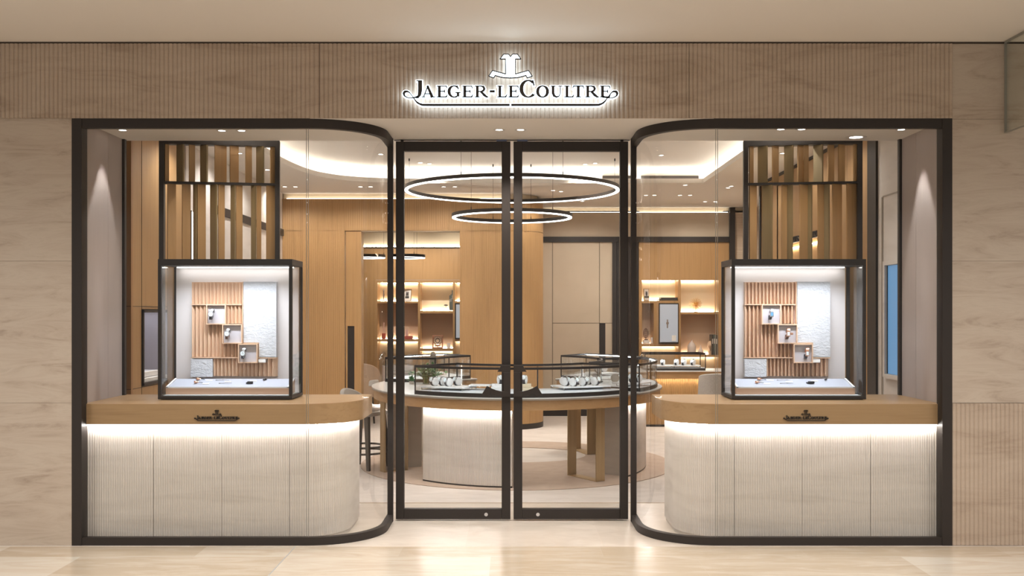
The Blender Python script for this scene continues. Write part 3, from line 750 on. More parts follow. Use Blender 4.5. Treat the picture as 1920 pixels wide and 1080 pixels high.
# ================================================================== WINDOW DISPLAY COUNTERS
def mirror(path, sgn): return [(-p[0] * sgn, p[1]) for p in path] if sgn > 0 else path
def counter(sgn):
    side = 'left' if sgn < 0 else 'right'
    t = thing('display_counter', (sgn * 2, .5, 0), 'long oak topped counter with lit fluted stone front in the %s shop window' % side, 'counter', 'shop window counters')
    zt, zb = .972, .827
    # worktop plan (left one), ends in a big rounded corner
    plan = [(-3.008, .075), (-1.50, .075)] + arc(-1.50, .485, .41, -pi / 2, 0, 16)[1:] + [(-1.09, .90), (-3.008, .90)]
    MB().prism(mirror(plan, sgn), zb, zt).build('worktop', M['oak_h'], t, 40, bevel=.003)
    base = [(-2.985, .12), (-1.55, .12)] + arc(-1.55, .48, .36, -pi / 2, 0, 16)[1:] + [(-1.19, .88)]
    # fluted panels
    cuts = [160, 288, 416, 543]
    xs = [X(c, 7.12) for c in cuts]
    xs = [-2.985, X(288, 7.12), X(416, 7.12), X(543, 7.12)]
    segs = [[(xs[0], .12), (xs[1] - .001, .12)], [(xs[1] + .001, .12), (xs[2] - .001, .12)], [(xs[2] + .001, .12), (xs[3] - .001, .12)], [(xs[3] + .001, .12)] + base[1:]]
    for sg_ in segs:
        p = fluted(sg_, .0165, .0055)
        MB().strip(mirror(p, sgn), .03, zb - .02).build('fluted_panel', M['stone_pale'], t, 50)
    core = offset(base, -.006)
    MB().prism(mirror(core + [(-2.985, .88)], sgn), 0.0, zb).build('carcass', M['stone_pale'], t)
    # led under the worktop
    led = offset(base, .022); led2 = offset(base, .034)
    MB().wallband(mirror(led, sgn), mirror(led2, sgn), zb - .007, zb - .001).build('led_strip', M['led'], t)
    # small logo on the apron
    cxp = 406.5 if sgn < 0 else 1511
    k = .2095
    D = 7.07
    tol = lambda px, py: (X(cxp, D) + (px - 957.2) * k * D / F, Z(783.5, D) - (py - 172) * k * D / F)
    L_, S_, E_, Pp = logo(tol, k * D / F, .064, .0745, 0, .003)
    lg = MB()
    root = thing('brand_lettering', (X(cxp, D), .07, .88)); root.parent = t; root.location = Vector(root.location) - t.location
    for ch, mb in L_: mb.build('hyphen' if ch == '-' else 'letter', M['bronze'], root)
    for mb in S_: mb.build('flourish', M['bronze'], root)
    E_.build('emblem', M['bronze'], root)
    # emblem stem plate
    return t
counter(-1); counter(1)

# ================================================================== GLASS VITRINES
def lerp(a, b, t): return a + (b - a) * t
PU = 7.68 / F / 4.5
def vitrine(sgn):
    side = 'left' if sgn < 0 else 'right'
    xa, xb = (-2.583, -1.604) if sgn < 0 else (1.604, 2.583)
    y0, y1, z0, z1 = .39, .77, .972, 2.0
    t = thing('glass_vitrine', ((xa + xb) / 2, .58, z0), 'square bronze framed glass vitrine standing on the %s window counter' % side, 'display case', 'window vitrines')
    f = MB(); w = .0235
    f.box(xa, xb, y0, y1, z0 + .006, z0 + .028).box(xa + .02, xb - .02, y0 + .01, y1 - .01, z0, z0 + .006)
    f.box(xa, xb, y0, y1, z1 - .045, z1)
    for x in (xa, xb - w):
        for y in (y0, y1 - w): f.box(x, x + w, y, y + w, z0 + .028, z1 - .045)
    f.build('frame', M['bronze'], t, bevel=.0015)
    g = MB()
    for y in (y0 + .006,): MB().box(xa + w, xb - w, y, y + .004, z0 + .028, z1 - .045).build('glass_front', M['glass'], t)
    for x in (xa + .006, xb - .010): MB().box(x, x + .004, y0 + w, y1 - w, z0 + .028, z1 - .045).build('glass_side', M['glass'], t)
    # backboard does not fill the full width: it stands off on the outer side
    bx0_, bx1_ = (-2.555, -1.625) if sgn < 0 else (1.625, 2.40 + .0)
    if sgn < 0: bx0_, bx1_ = X(330, 7.73), -1.628
    else: bx0_, bx1_ = 1.628, X(1585, 7.73)
    MB().box(bx0_, bx1_, .735, .748, z0 + .028, z1 - .045).build('back_panel', M['vit_back'], t)
    MB().box(xa + .03, xb - .03, y0 + .03, y1 - .04, z0 + .028, z0 + .033).build('floor_panel', M['case_floor'], t)
    MB().box(bx0_ + .03, bx1_ - .03, .66, .70, z1 - .052, z1 - .046).build('led_strip', M['led_vit'], t)
    area('vitrine_lamp', ((bx0_ + bx1_) / 2, .435, z1 - .055), (radians(10), 0, 0), .8, .05, 7.5, (.86, .91, 1), 120)
    # decorative composition, u,v in 4.5x photo pixels from its top-left corner
    px0 = 340 if sgn < 0 else 1379.3
    def U(u): return X(px0 + u / 4.5, 7.68)
    def V(v): return Z(500 + v / 4.5, 7.68)
    p = thing('stepped_relief', (U(440), .72, V(930)), 'stepped composition of beech fins and rippled white plaster inside the %s vitrine' % side, 'display panel', 'vitrine compositions')
    yb = .735
    def fins(u0, u1, v0, v1, name='fin_panel'):
        mb = MB(); n = max(1, round((u1 - u0) / 30.5)); wv = (u1 - u0) / n
        for i in range(n):
            a = U(u0 + i * wv); b_ = U(u0 + (i + 1) * wv)
            c = a + (b_ - a) * .30; z0_, z1_ = V(v1), V(v0)
            mb.prism([(a, yb), (a + .001, yb - .040), (a + .004, yb - .041), (lerp(a, b_, .55), yb - .022), (b_ - .001, yb - .004), (b_, yb)], z0_, z1_)
        return mb
    F_ = MB()
    for a in ((82, 513, 130, 316), (82, 218, 326, 763), (220, 350, 488, 763), (352, 480, 650, 763), (383, 508, 326, 480), (266, 484, 776, 925), (486, 650, 815, 928), (652, 722, 812, 928), (724, 800, 776, 928)):
        q = fins(*a); F_.add(q.v, q.f)
    F_.build('fins', M['oak_pink'], p, fix=True)
    sh = MB()
    for u0, u1, v in ((78, 508, 320), (78, 482, 768), (648, 802, 770), (520, 655, 645)):
        sh.box(U(u0), U(u1), yb - .05, yb, V(v + 4), V(v - 3))
    sh.box(U(513), U(519), yb - .05, yb, V(645), V(127)).box(U(651), U(655), yb - .05, yb, V(770), V(645))
    sh.build('ledge', M['oak_pink'], p)
    def plaster(u0, u1, v0, v1, y=.05, z=0):
        return MB().box(U(u0), U(u1), yb - y, yb, V(v1), V(v0))
    q = plaster(523, 800, 127, 640); q2 = plaster(655.5, 800, 640, 762); q.add(q2.v, q2.f).build('plaster_panel', M['plaster'], p)
    plaster(78, 262, 780, 930).build('plaster_panel', M['plaster'], p)
    for (u0, u1, v0, v1) in ((216, 380, 318, 487), (350, 517, 485, 649), (484, 647, 651, 812)):
        e = 8; fr = MB().box(U(u0), U(u0 + e), yb - .075, yb, V(v1), V(v0)).box(U(u1 - e), U(u1), yb - .075, yb, V(v1), V(v0)).box(U(u0 + e), U(u1 - e), yb - .075, yb, V(v0 + e), V(v0)).box(U(u0 + e), U(u1 - e), yb - .075, yb, V(v1), V(v1 - e))
        fo = fr.build('niche_box', M['oak_pink'], p)
        MB().box(U(u0 + e), U(u1 - e), yb - .052, yb - .03, V(v1 - e), V(v0 + e)).build('niche_lining', M['lilac'], fo)
    MB().box(U(652), U(712), yb - .06, yb - .052, V(808), V(780)).build('label_plaque', M['paper'], p)
    # sloped plinth
    xq0, xq1 = (X(311, 7.47), X(542, 7.47)) if sgn < 0 else (X(1381, 7.47), X(1603, 7.47))
    pz0 = z0 + .034
    s_ = thing('display_plinth', ((xq0 + xq1) / 2, .55, pz0), 'low beech plinth with sloping pale grey top inside the %s vitrine' % side, 'plinth', 'vitrine plinths')
    ya, yc = .47, .675
    za, zc = 1.058, 1.108
    MB().prism([(ya, pz0), (yc, pz0), (yc, zc - .006), (ya, za - .006)], xq0, xq1, 'x').build('base', M['oak_h'] if False else mat('plinth_beech', (.56, .34, .22), .45), s_)
    MB().prism([(ya + .006, za - .006), (yc, zc - .006), (yc, zc), (ya + .006, za)], xq0 + .015, xq1 - .015, 'x').build('sloped_top', M['slope'], s_)
    MB().prism([(ya, za - .004), (yc, zc - .004), (yc, zc + .006), (ya, za + .006)], xq0, xq0 + .012, 'x').prism([(ya, za - .004), (yc, zc - .004), (yc, zc + .006), (ya, za + .006)], xq1 - .012, xq1, 'x').box(xq0, xq1, ya, ya + .006, za - .006, za + .004).build('rim', M['cushion'], s_)
    def on(px, py):
        # point on the sloped top seen at this pixel
        k = (zc - za) / (yc - ya)
        D = (EYE - za + k * (7 + ya)) / ((py - HY) / F + k)
        return Vector((X(px, D), D - 7, EYE - (py - HY) * D / F))
    sl_ = atan2(zc - za, yc - ya)
    offp = (0, 0) if sgn < 0 else (1052, 0)
    items = [('tool', 373, 713.5), ('tool', 369, 719.5), ('pen', 417, 713.5), ('pen', 423, 719.8), ('block', 469, 719.5), ('clip', 496, 713.5)]
    names = {'tool': 'watchmaker_tool', 'pen': 'tweezers', 'block': 'leather_swatch', 'clip': 'leather_tab'}
    for i, (kd, px, py) in enumerate(items):
        q = on(px + offp[0], py) + Vector((0, 0, .0015)); c = thing(names[kd], q); c['_local'] = 1
        rear = 'rear' if i % 2 == 0 else 'front'
        if kd == 'tool':
            tag(c, 'copper handled watchmaker tool lying on the %s vitrine plinth, %s one of the two' % (side, rear), 'tool', 'watchmaker tools')
            MB().lathe([(.003, -.022), (.010, -.018), (.011, -.006), (.006, .006), (.003, .016)], (0, 0, .011), 12, 'x').build('handle', M['rose'], c, 60)
            MB().tube([(.014, 0, .011), (.045, 0, .006)], .0022, 6).build('shaft', M['black'], c)
        elif kd == 'pen':
            tag(c, 'thin steel tweezers lying on the %s vitrine plinth, %s one of the two' % (side, rear), 'tweezers', 'tweezers on the plinths')
            MB().tube([(-.05, 0, .003), (0, 0, .004), (.05, 0, .002)], [.002, .003, .001], 6).build('arms', M['steel'], c)
            MB().box(-.05, -.04, -.004, .004, 0, .005).build('joint', M['steel'], c)
        elif kd == 'block':
            tag(c, 'folded black leather swatch lying on the %s vitrine plinth' % side, 'leather swatch', 'leather samples')
            MB().rbox((0, 0, .009), (.042, .03, .016), radians(12)).build('fold', M['black'], c, bevel=.004)
            MB().rbox((-.024, .004, .006), (.016, .03, .008), radians(12)).build('flap', M['black'], c, bevel=.003)
        else:
            tag(c, 'narrow black leather tab lying at the back of the %s vitrine plinth' % side, 'leather tab', 'leather samples')
            MB().rbox((0, 0, .006), (.012, .03, .008), radians(-35)).build('strip', M['black'], c, bevel=.002)
            MB().rbox((.008, .012, .008), (.012, .012, .010), radians(-35)).build('fold', M['black'], c, bevel=.002)
    for i, (px, py) in enumerate(((392, 713.5), (386, 720), (428, 716), (475, 715))):
        q = on(px + offp[0], py) + Vector((.0, 0, .0008))
        card = MB().rbox((0, 0, .001), (.05, .022, .0015), 0, sl_)
        card.v = [tuple(Vector(v) + q) for v in card.v]
        tag(card.build('caption_card', M['paper']), 'small white caption card on the %s vitrine plinth, %s' % (side, ('behind the rear copper tool', 'beside the front copper tool', 'between the tweezers', 'behind the black leather swatch')[i]), 'card', 'caption cards')
    # niche watches
    pos = [(297, 400), (432, 565), (565, 730)]
    wh = ('top', 'middle', 'bottom')
    for i, (u, v) in enumerate(pos):
        niche_watch(sgn, i, U(u - (34 if sgn < 0 else (5, 0, -25)[i])), yb - .052, V(v), side, wh[i])
def niche_watch(sgn, i, x, y, z, side, w):
    rect = sgn > 0
    look = (('steel watch with round white dial on dark strap', 'steel watch with round silver dial on brown strap', 'round steel watch with two tone dial on black strap') if not rect else
            ('rectangular steel watch with blue dial', 'rectangular rose gold watch swivelled out of its case', 'slim rose gold rectangular watch with white dial'))[i]
    c = thing('wristwatch', (x, y, z), '%s, %s niche of the %s vitrine' % (look, w, side), 'watch', 'watches in the vitrine niches'); c['_local'] = 1
    case = M['rose'] if (rect and i) else M['steel']
    # holder pin and oval strap loop standing off the lining
    MB().tube([(0.004, .0, -.012), (0, -.03, -.008)], .003, 8).build('holder', M['steel'], c)
    def loop(a0, a1):
        mb = MB(); n = 14; vs = []; fs = []
        for k in range(n + 1):
            a = a0 + (a1 - a0) * k / n
            yy = -.022 + -.021 * cos(a); zz = .040 * sin(a)
            for xo in (-.010, .010):
                for rr in (0, .0025): vs.append((xo + .008 * sin(a), yy - rr * cos(a), zz + rr * sin(a)))
        for k in range(n):
            b = 4 * k
            fs += [(b, b + 4, b + 6, b + 2), (b + 1, b + 3, b + 7, b + 5), (b, b + 1, b + 5, b + 4), (b + 2, b + 6, b + 7, b + 3)]
        return mb.add(vs, fs)
    loop(.3, pi - .2).build('bracelet', M['steel'] if not rect or i == 0 else M['rose'], c)
    loop(-pi + .2, -.3).build('strap', M['strap'] if i != 1 else M['strap_brown'], c)
    if rect:
        MB().box(-.013, .013, -.054, -.043, -.021, .021).build('case', case, c, bevel=.002)
        MB().box(-.009, .009, -.0555, -.054, -.013, .013).build('dial', (mat('blue_dial', (.10, .25, .42), .3) if i == 0 else M['dial']), c)
        if i == 1: MB().box(.014, .036, -.05, -.042, -.009, .009).build('swivel_case', case, c, bevel=.002)
    else:
        MB().lathe([(.0, 0), (.020, 0), (.021, .003), (.021, .010), (0, .010)], (0, -.054, 0), 28, 'y').build('case', case, c, 40)
        d = MB().lathe([(0, 0), (.0165, 0), (.0165, .001), (0, .001)], (0, -.0553, 0), 28, 'y').build('dial', M['dial'], c)
        MB().box(-.0008, .0008, -.0565, -.0555, 0, .012).box(0, .009, -.0565, -.0555, -.001, .0007).build('hands', M['black'], c)
        MB().lathe([(0, 0), (.003, 0), (.003, .004), (0, .004)], (.021, -.049, 0), 8, 'x').build('crown', case, c)
vitrine(-1); vitrine(1)

# ================================================================== SLATTED SCREENS
def screen(sgn):
    side = 'left' if sgn < 0 else 'right'
    # nearer outer post, farther inner post
    if sgn < 0: A, B = (X(304, 7.95), .95), (X(520.5, 8.09), 1.09)
    else: A, B = (X(1398, 8.07), 1.07), (X(1611, 7.95), .95)
    t = thing('slatted_screen', (A[0], A[1], 0), 'tall bronze framed screen of turned oak and olive slats behind the %s vitrine' % side, 'screen', 'slatted room dividers')
    A = Vector(A); B = Vector(B); d = (B - A); L = d.length; ang = atan2(d.y, d.x)
    def loc(u, v=0): return A + d.normalized() * u + Vector((-sin(ang), cos(ang))) * v
    def lbox(mb, u0, u1, v0, v1, z0, z1):
        q = [loc(u0, v0), loc(u1, v0), loc(u1, v1), loc(u0, v1)]
        return mb.prism([(p.x, p.y) for p in q], z0, z1)
    zt = 2.975; zm = Z(344, 8.0)
    f = MB(); lbox(f, -.018, .018, -.04, .04, .0, zt); lbox(f, L - .018, L + .018, -.04, .04, 0, zt); lbox(f, .018, L - .018, -.04, .04, zt - .045, zt)
    lbox(f, .018, L - .018, -.03, .03, zm - .009, zm + .009); lbox(f, .018, L - .018, -.03, .03, .0, .02)
    f.build('frame', M['bronze'], t)
    # slats: (u0 px, u1 px, material, turn) measured from the photo for both tiers
    if sgn < 0:
        up = [(314, 322, 'o'), (334, 350, 'g'), (357, 368, 'o'), (376, 392, 'g'), (403, 424, 'o'), (430, 446, 'o'), (458, 470, 'o'), (477, 493, 'g'), (503, 513, 'o')]
        lo = [(319, 334, 'o'), (345, 360, 'o'), (364, 372, 'g'), (372, 387, 'o'), (394, 409, 'g'), (409, 421, 'o'), (431, 441, 'g'), (441, 453, 'o'), (468, 478, 'g'), (478, 487, 'o'), (496, 513, 'o')]
    else:
        up = [(1407, 1416, 'o'), (1424, 1441, 'g'), (1449, 1462, 'o'), (1472, 1488, 'g'), (1495, 1506, 'o'), (1506, 1516, 'o'), (1525, 1541, 'g'), (1549, 1562, 'o'), (1568, 1581, 'o'), (1595, 1605, 'o')]
        lo = [(1407, 1422, 'o'), (1432, 1450, 'g'), (1466, 1477, 'o'), (1477, 1487, 'g'), (1498, 1521, 'o'), (1512, 1522, 'g'), (1531, 1544, 'o'), (1541, 1553, 'g'), (1557, 1576, 'o'), (1582, 1604, 'o')]
    def slat(a, b_, k, z0, z1):
        Dm = 7 + (A.y + B.y) / 2
        ua = (X(a, Dm) - A.x) / cos(ang); ub = (X(b_, Dm) - A.x) / cos(ang); w = (ub - ua)
        uc = (ua + ub) / 2
        mb = MB()
        turn = radians(28) if k == 'o' else radians(-48)
        half = max(.012, (abs(w) / 2 - .007 * abs(sin(turn))) / cos(turn))
        c = loc(uc)
        def pt(s_, n): return (c.x + s_ * cos(turn + ang) - n * sin(turn + ang), c.y + s_ * sin(turn + ang) + n * cos(turn + ang))
        mb.prism([pt(-half, -.007), pt(half, -.007), pt(half, .007), pt(-half, .007)], z0, z1)
        o = mb.build('slat', M['oak'] if k == 'o' else M['olive'], t)
        if k == 'g': o['label'] = 'olive bronze slat'
    for a, b_, k in up: slat(a, b_, k, zm + .009, zt - .045)
    for a, b_, k in lo: slat(a, b_, k, .02, zm - .009)
screen(-1); screen(1)

# ================================================================== PENDANT RINGS
def ring(cx, cy, z, R, label, attach, h=.04, w=.045, top=ZT, brk=WARM, power=2.5):
    t = thing('ring_pendant', (cx, cy, z), label, 'pendant light', 'dark ring pendant lights')
    n = 96
    o_ = [(cx + (R) * cos(2 * pi * i / n), cy + (R) * sin(2 * pi * i / n)) for i in range(n)]
    i_ = [(cx + (R - w) * cos(2 * pi * i / n), cy + (R - w) * sin(2 * pi * i / n)) for i in range(n)]
    MB().wallband(o_, i_, z, z + h, True).build('housing', M['bronze'], t, 40)
    o2 = [(cx + (R - .006) * cos(2 * pi * i / n), cy + (R - .006) * sin(2 * pi * i / n)) for i in range(n)]
    i2 = [(cx + (R - w + .004) * cos(2 * pi * i / n), cy + (R - w + .004) * sin(2 * pi * i / n)) for i in range(n)]
    MB().wallband(o2, i2, z - .010, z, True).build('diffuser', M['led_white'], t, 40)
    for a in attach:
        x = cx + (R - w / 2) * cos(radians(a)); y = cy + (R - w / 2) * sin(radians(a))
        c = MB().tube([(x, y, z + h), (x, y, top)], .0018, 6).build('suspension_cable', M['bronze'], t)
        MB().lathe([(0, 0), (.008, 0), (.008, .03), (0, .03)], (x, y, top - .03), 10).lathe([(0, 0), (.005, 0), (.005, .03), (0, .03)], (x, y, z + h), 8).build('cable_grip', M['bronze'], c)
    return t
ring(0, 5.0, 3.05, 1.27, 'largest dark ring pendant hanging behind the entrance doors', [172, 8, 244, 296])
ring(0, 5.0, 2.736, .714, 'smaller dark ring pendant hanging below the largest ring', [228, 312, 70, 110])
ring(X(691, 16), 9.0, Z(483, 16), .265, 'mirror image of the small rear ring built as a ring, partly behind oak door panel', [0, 120, 240], h=.045, top=3.28)  # second ring built for the mirrored image in the curved glass
ring(X(763, 16), 9.0, Z(483, 16), .29, 'small ring pendant in the rear room, right one of the two', [60, 180, 300], h=.045, top=3.28)

# ================================================================== OVAL COUNTER
CX, CY, OA, OB, IA, IB = .05, 3.9, 1.54, 1.80, .86, 1.10
def E(t, a, b): return (CX + a * cos(t), CY + b * sin(t))
def sector(t0, t1, oo, io, n=None):
    n = n or max(6, int(abs(t1 - t0) / radians(4)))
    o = [E(t0 + (t1 - t0) * i / n, OA + oo, OB + oo) for i in range(n + 1)]
    i_ = [E(t0 + (t1 - t0) * i / n, IA + io, IB + io) for i in range(n + 1)]
    return o, i_
R_ = radians
ZC = .84
def oval_counter(t0, t1, label, peds):
    t = thing('salon_counter', (E((t0 + t1) / 2, 1.2, 1.4)[0], E((t0 + t1) / 2, 1.2, 1.4)[1], 0), label, 'counter', 'segments of the oval salon counter')
    o, i_ = sector(t0, t1, 0, 0); MB().wallband(o, i_, ZC - .008, ZC).build('marble_top', M['marble'], t, 40)
    o, i_ = sector(t0, t1, 0.001, -.001); MB().wallband(o, i_, ZC - .022, ZC - .008).build('worktop_edge', M['taupe_edge'], t, 40)
    o, i_ = sector(t0 + R_(.4), t1 - R_(.4), -.02, .02); MB().wallband(o, i_, ZC - .115, ZC - .022).build('apron', M['oak_apron'], t, 40)
    for a, b_, lit in peds:
        oo, ii = sector(a, b_, -.17, .17)
        fo = [(p[0], p[1]) for p in oo]
        # outer face fluted (left to right seen from outside)
        p = fluted(oo, .0165, .0055)
        q = MB().strip(p, .02, ZC - .115)
        ob = q.build('fluted_pedestal', M['stone_pale'], t, 50)
        MB().wallband(offset(oo, -.008), ii, .0, ZC - .115).build('pedestal_core', M['stone_grey'], t, 40)
        MB().wallband(offset(oo, .004), offset(oo, -.02), 0, .02).build('kick_plate', M['bronze'], t, 40)
        e1 = offset(oo, .03); e2 = offset(oo, .045)
        MB().wallband(e1, e2, ZC - .122, ZC - .116).build('led_strip', M['led'], t)
    return t
cA = oval_counter(R_(122), R_(318), 'oval marble topped salon counter facing the doors, long left and front segment', [(R_(229), R_(268), 1), (R_(165), R_(196), 1)])
cB = oval_counter(R_(320), R_(418), 'oval marble topped salon counter, shorter right segment', [(R_(322), R_(385), 1)])
def leg_frame(p0, p1, label_unused, parent, w=.10, th=.012):
    a = Vector(p0); b_ = Vector(p1); d = (b_ - a).normalized(); n = Vector((-d.y, d.x)); Ln = (b_ - a).length
    mb = MB()
    def lb(u0, u1, v0, v1, z0, z1):
        q = [a + d * u0 + n * v0, a + d * u1 + n * v0, a + d * u1 + n * v1, a + d * u0 + n * v1]
        mb.prism([(k.x, k.y) for k in q], z0, z1)
    lb(0, th, -w / 2, w / 2, 0, ZC - .115); lb(Ln - th, Ln, -w / 2, w / 2, 0, ZC - .115); lb(0, Ln, -w / 2, w / 2, 0, th)
    mb.build('leg_frame', M['brass'], parent)
leg_frame((X(1126, 9.62), 2.62), (X(1072, 9.98), 3.02), '', cA)
leg_frame((X(1107, 11.6), 4.45), (X(1080, 12.0), 4.9), '', cB)
leg_frame((X(717, 10.2), 3.2), (X(760, 10.3), 3.35), '', cA)
# tan oval rug
rg = MB().wallband([(CX + 1.66 * cos(2 * pi * i / 72), CY + 1.74 * sin(2 * pi * i / 72)) for i in range(72)], [(CX + .78 * cos(2 * pi * i / 72), CY + .55 + .60 * sin(2 * pi * i / 72)) for i in range(72)], 0, .006, True)
tag(rg.build('oval_rug', M['carpet_tan'], smooth=40), 'tan oval rug set in the pale carpet under the salon counter', 'rug')

# glass cases on the oval counter
def case_from_band(o, i_, label, posts, name='glass_showcase', zt=1.114, zb=ZC, base=.035, tw=.018):
    c = o[len(o) // 2]
    t = thing(name, (c[0], c[1], zb), label, 'display case', 'low glass showcases')
    n = len(o)
    MB().wallband(o, i_, zb, zb + base).build('plinth', M['bronze'], t, 40)
    MB().wallband(offset(o, -.02), offset(i_, .02), zb + base, zb + base + .002).build('lining', M['case_floor'], t)
    top = MB(); zt0 = zt - .022
    top.wallband(o, offset(o, -tw), zt0, zt); top.wallband(i_, offset(i_, tw), zt0, zt)
    for k in (0, n - 1):
        a = Vector(o[k]); b_ = Vector(i_[k]); d = (b_ - a).normalized(); nn = Vector((-d.y, d.x))
        k2 = 1 if k == 0 else n - 2
        if (Vector(o[k2]) - a).dot(nn) < 0: nn = -nn
        q = [a, b_, b_ + nn * tw, a + nn * tw]; top.prism([(p.x, p.y) for p in q], zt0, zt)
    top.build('top_frame', M['bronze'], t, 30)
    g = MB(); g.wallband(offset(o, -.004), offset(o, -.008), zb + base, zt0)
    g.build('glass_front', M['glass'], t, 40)
    MB().wallband(offset(i_, .004), offset(i_, .008), zb + base, zt0).build('glass_back', M['glass'], t, 40)
    MB().wallband(offset(o, -tw), offset(i_, tw), zt - .012, zt - .008).build('glass_top', M['glass'], t, 40)
    for k in (0, n - 1):
        a = Vector(o[k]); b_ = Vector(i_[k])
        MB().strip([tuple(a), tuple(b_)], zb + base, zt0).build('glass_end', M['glass'], t)
    MB().wallband(offset(o, -.020), offset(o, -.0235), zt0 + .003, zt0 + .008).build('led_strip', M['case_fill'], t)  # added glow strip behind the rail, brightening the case lining
    ps = MB()
    for k, ins in posts:
        p = Vector(o[k]) if ins == 0 else Vector(i_[k]); q = Vector(i_[k]) if ins == 0 else Vector(o[k])
        p = p + (q - p).normalized() * .01
        ps.box(p.x - .006, p.x + .006, p.y - .006, p.y + .006, zb + base, zt0)
    ps.build('corner_post', M['bronze'], t)
    return t
o, i_ = sector(R_(229.5), R_(315), -.045, .045)
case_from_band(o, i_, 'long curved glass showcase on the front of the oval counter', [(0, 0), (0, 1), (len(o) - 1, 0), (len(o) - 1, 1), (len(o) * 40 // 100, 1), (len(o) * 62 // 100, 1)])
o, i_ = sector(R_(323), R_(368), -.045, .045)
case_from_band(o, i_, 'curved glass showcase on the near end of the right counter segment', [(0, 0), (0, 1), (len(o) - 1, 0), (len(o) - 1, 1)])
o, i_ = sector(R_(126), R_(168), -.045, .045)
case_from_band(o, i_, 'glass showcase on the rear left of the oval counter, behind the green plant', [(0, 0), (0, 1), (len(o) - 1, 0), (len(o) - 1, 1), (len(o) // 2, 1)])
o, i_ = sector(R_(372), R_(415), -.045, .045)
case_from_band(o, i_, 'glass showcase on the rear right of the oval counter with a curved inner edge', [(0, 0), (0, 1), (len(o) - 1, 0), (len(o) - 1, 1)])

# trays with watches
def tray(loc, rz, sx, sy, label, group='watch trays in the showcases', h=.034):
    t = thing('watch_tray', loc, label, 'tray', group, rz=rz)
    def b(name, mb, m, bev=0):
        me = mb; off = Vector((0, 0, 0)); o = bpy.data.meshes.new(name); o.from_pydata(mb.v, [], mb.f)
        bmm = bmesh.new(); bmm.from_mesh(o); bmesh.ops.recalc_face_normals(bmm, faces=bmm.faces); bmm.to_mesh(o); bmm.free()
        o.materials.append(m); ob = bpy.data.objects.new(name, o); COL.objects.link(ob); ob.parent = t; return ob
    b('tray_top', MB().box(-sx / 2, sx / 2, -sy / 2, sy / 2, h - .012, h), M['cushion'])
    lg = MB()
    for a in (-1, 1):
        x = a * (sx / 2 - .006)
        lg.box(x - .003, x + .003, -sy / 2, -sy / 2 + .006, 0, h - .012).box(x - .003, x + .003, sy / 2 - .006, sy / 2, 0, h - .012).box(x - .003, x + .003, -sy / 2, sy / 2, 0, .005)
    b('sled_leg', lg, M['steel'])
    return t
# cuff watch prototype
def cuff_watch():
    t = thing('watch_on_cushion', (0, 0, 0), 'x', 'watch')
    r = .031
    MB().lathe([(0, -.022), (.018, -.022), (r - .003, -.019), (r, -.012), (r, .012), (r - .003, .019), (.018, .022), (0, .022)], (0, 0, r), 24, 'x').build('cushion', M['cushion'], t, 50)
    st = MB(); n = 18; vs = []; fs = []
    for k in range(n + 1):
        a = -2.2 + 4.4 * k / n
        for xo in (-.010, .010):
            for rr in (r + .0005, r + .004): vs.append((xo, -rr * cos(a), r + rr * sin(a)))
    for k in range(n):
        b = 4 * k; fs += [(b, b + 4, b + 6, b + 2), (b + 1, b + 3, b + 7, b + 5), (b, b + 1, b + 5, b + 4), (b + 2, b + 6, b + 7, b + 3)]
    st.add(vs, fs).build('strap', M['strap'], t)
    c = MB().lathe([(0, 0), (.018, 0), (.019, .003), (.019, .008), (0, .008)], (0, 0, 0), 20, 'y')
    Mx = Matrix.Translation((0, -(r + .009) * cos(.5), r + (r + .009) * sin(.5))) @ Matrix.Rotation(-.5, 4, 'X')
    c.xf(Mx).build('case', M['steel'], t, 40)
    MB().lathe([(0, -.001), (.0155, -.001), (.0155, 0), (0, 0)], (0, 0, 0), 20, 'y').xf(Mx).build('dial', M['dial'], t)
    return t
cw0 = cuff_watch(); cw0.scale = (1.3,) * 3; cwu = [False]
def cuff(loc, rz, label, group):
    if not cwu[0]:
        cwu[0] = True; cw0.location = loc; cw0.rotation_euler = (0, 0, rz); cw0['label'] = label; cw0['group'] = group; return cw0
    return dup(cw0, loc, rz, label, group)
ZF = ZC + .037
def onplane(px, py, z):
    D = (EYE - z) * F / (py - HY); return Vector((X(px, D), D - 7, z))
h_ = .034
tray((-.60, 2.66, ZF), R_(-24), .44, .30, 'pale watch tray in the front showcase nearest the plant')
tray((.66, 2.74, ZF), R_(22), .50, .30, 'pale watch tray in the front showcase right of the doors\' centre')
tray((-.30, 2.62, ZF + .0), R_(-8), .20, .16, 'empty white tray at the middle of the front showcase', h=.05)
gA = 'watches on the front showcase trays'
W1 = [(-.74, 2.68, 'on the left front tray, leftmost'), (-.665, 2.72, 'on the left front tray, second from left'), (-.60, 2.60, 'on the left front tray, nearest the glass'), (-.52, 2.72, 'on the left front tray, rightmost at the back')]
for x, y, lb in W1: cuff((x, y, ZF + h_), R_(-48), 'steel watch on a white round cushion ' + lb, gA)
W2 = [(.51, 2.66, 'at the left front corner of the right tray'), (.50, 2.78, 'at the left back corner of the right tray'), (.585, 2.62, 'second in the front row of the right tray'), (.62, 2.80, 'second in the back row of the right tray'), (.68, 2.68, 'third in the front row of the right tray'), (.74, 2.84, 'third in the back row of the right tray'), (.80, 2.74, 'last in the front row of the right tray')]
for x, y, lb in W2: cuff((x, y, ZF + h_), R_(48), 'dark strapped watch on a white cushion ' + lb, gA)
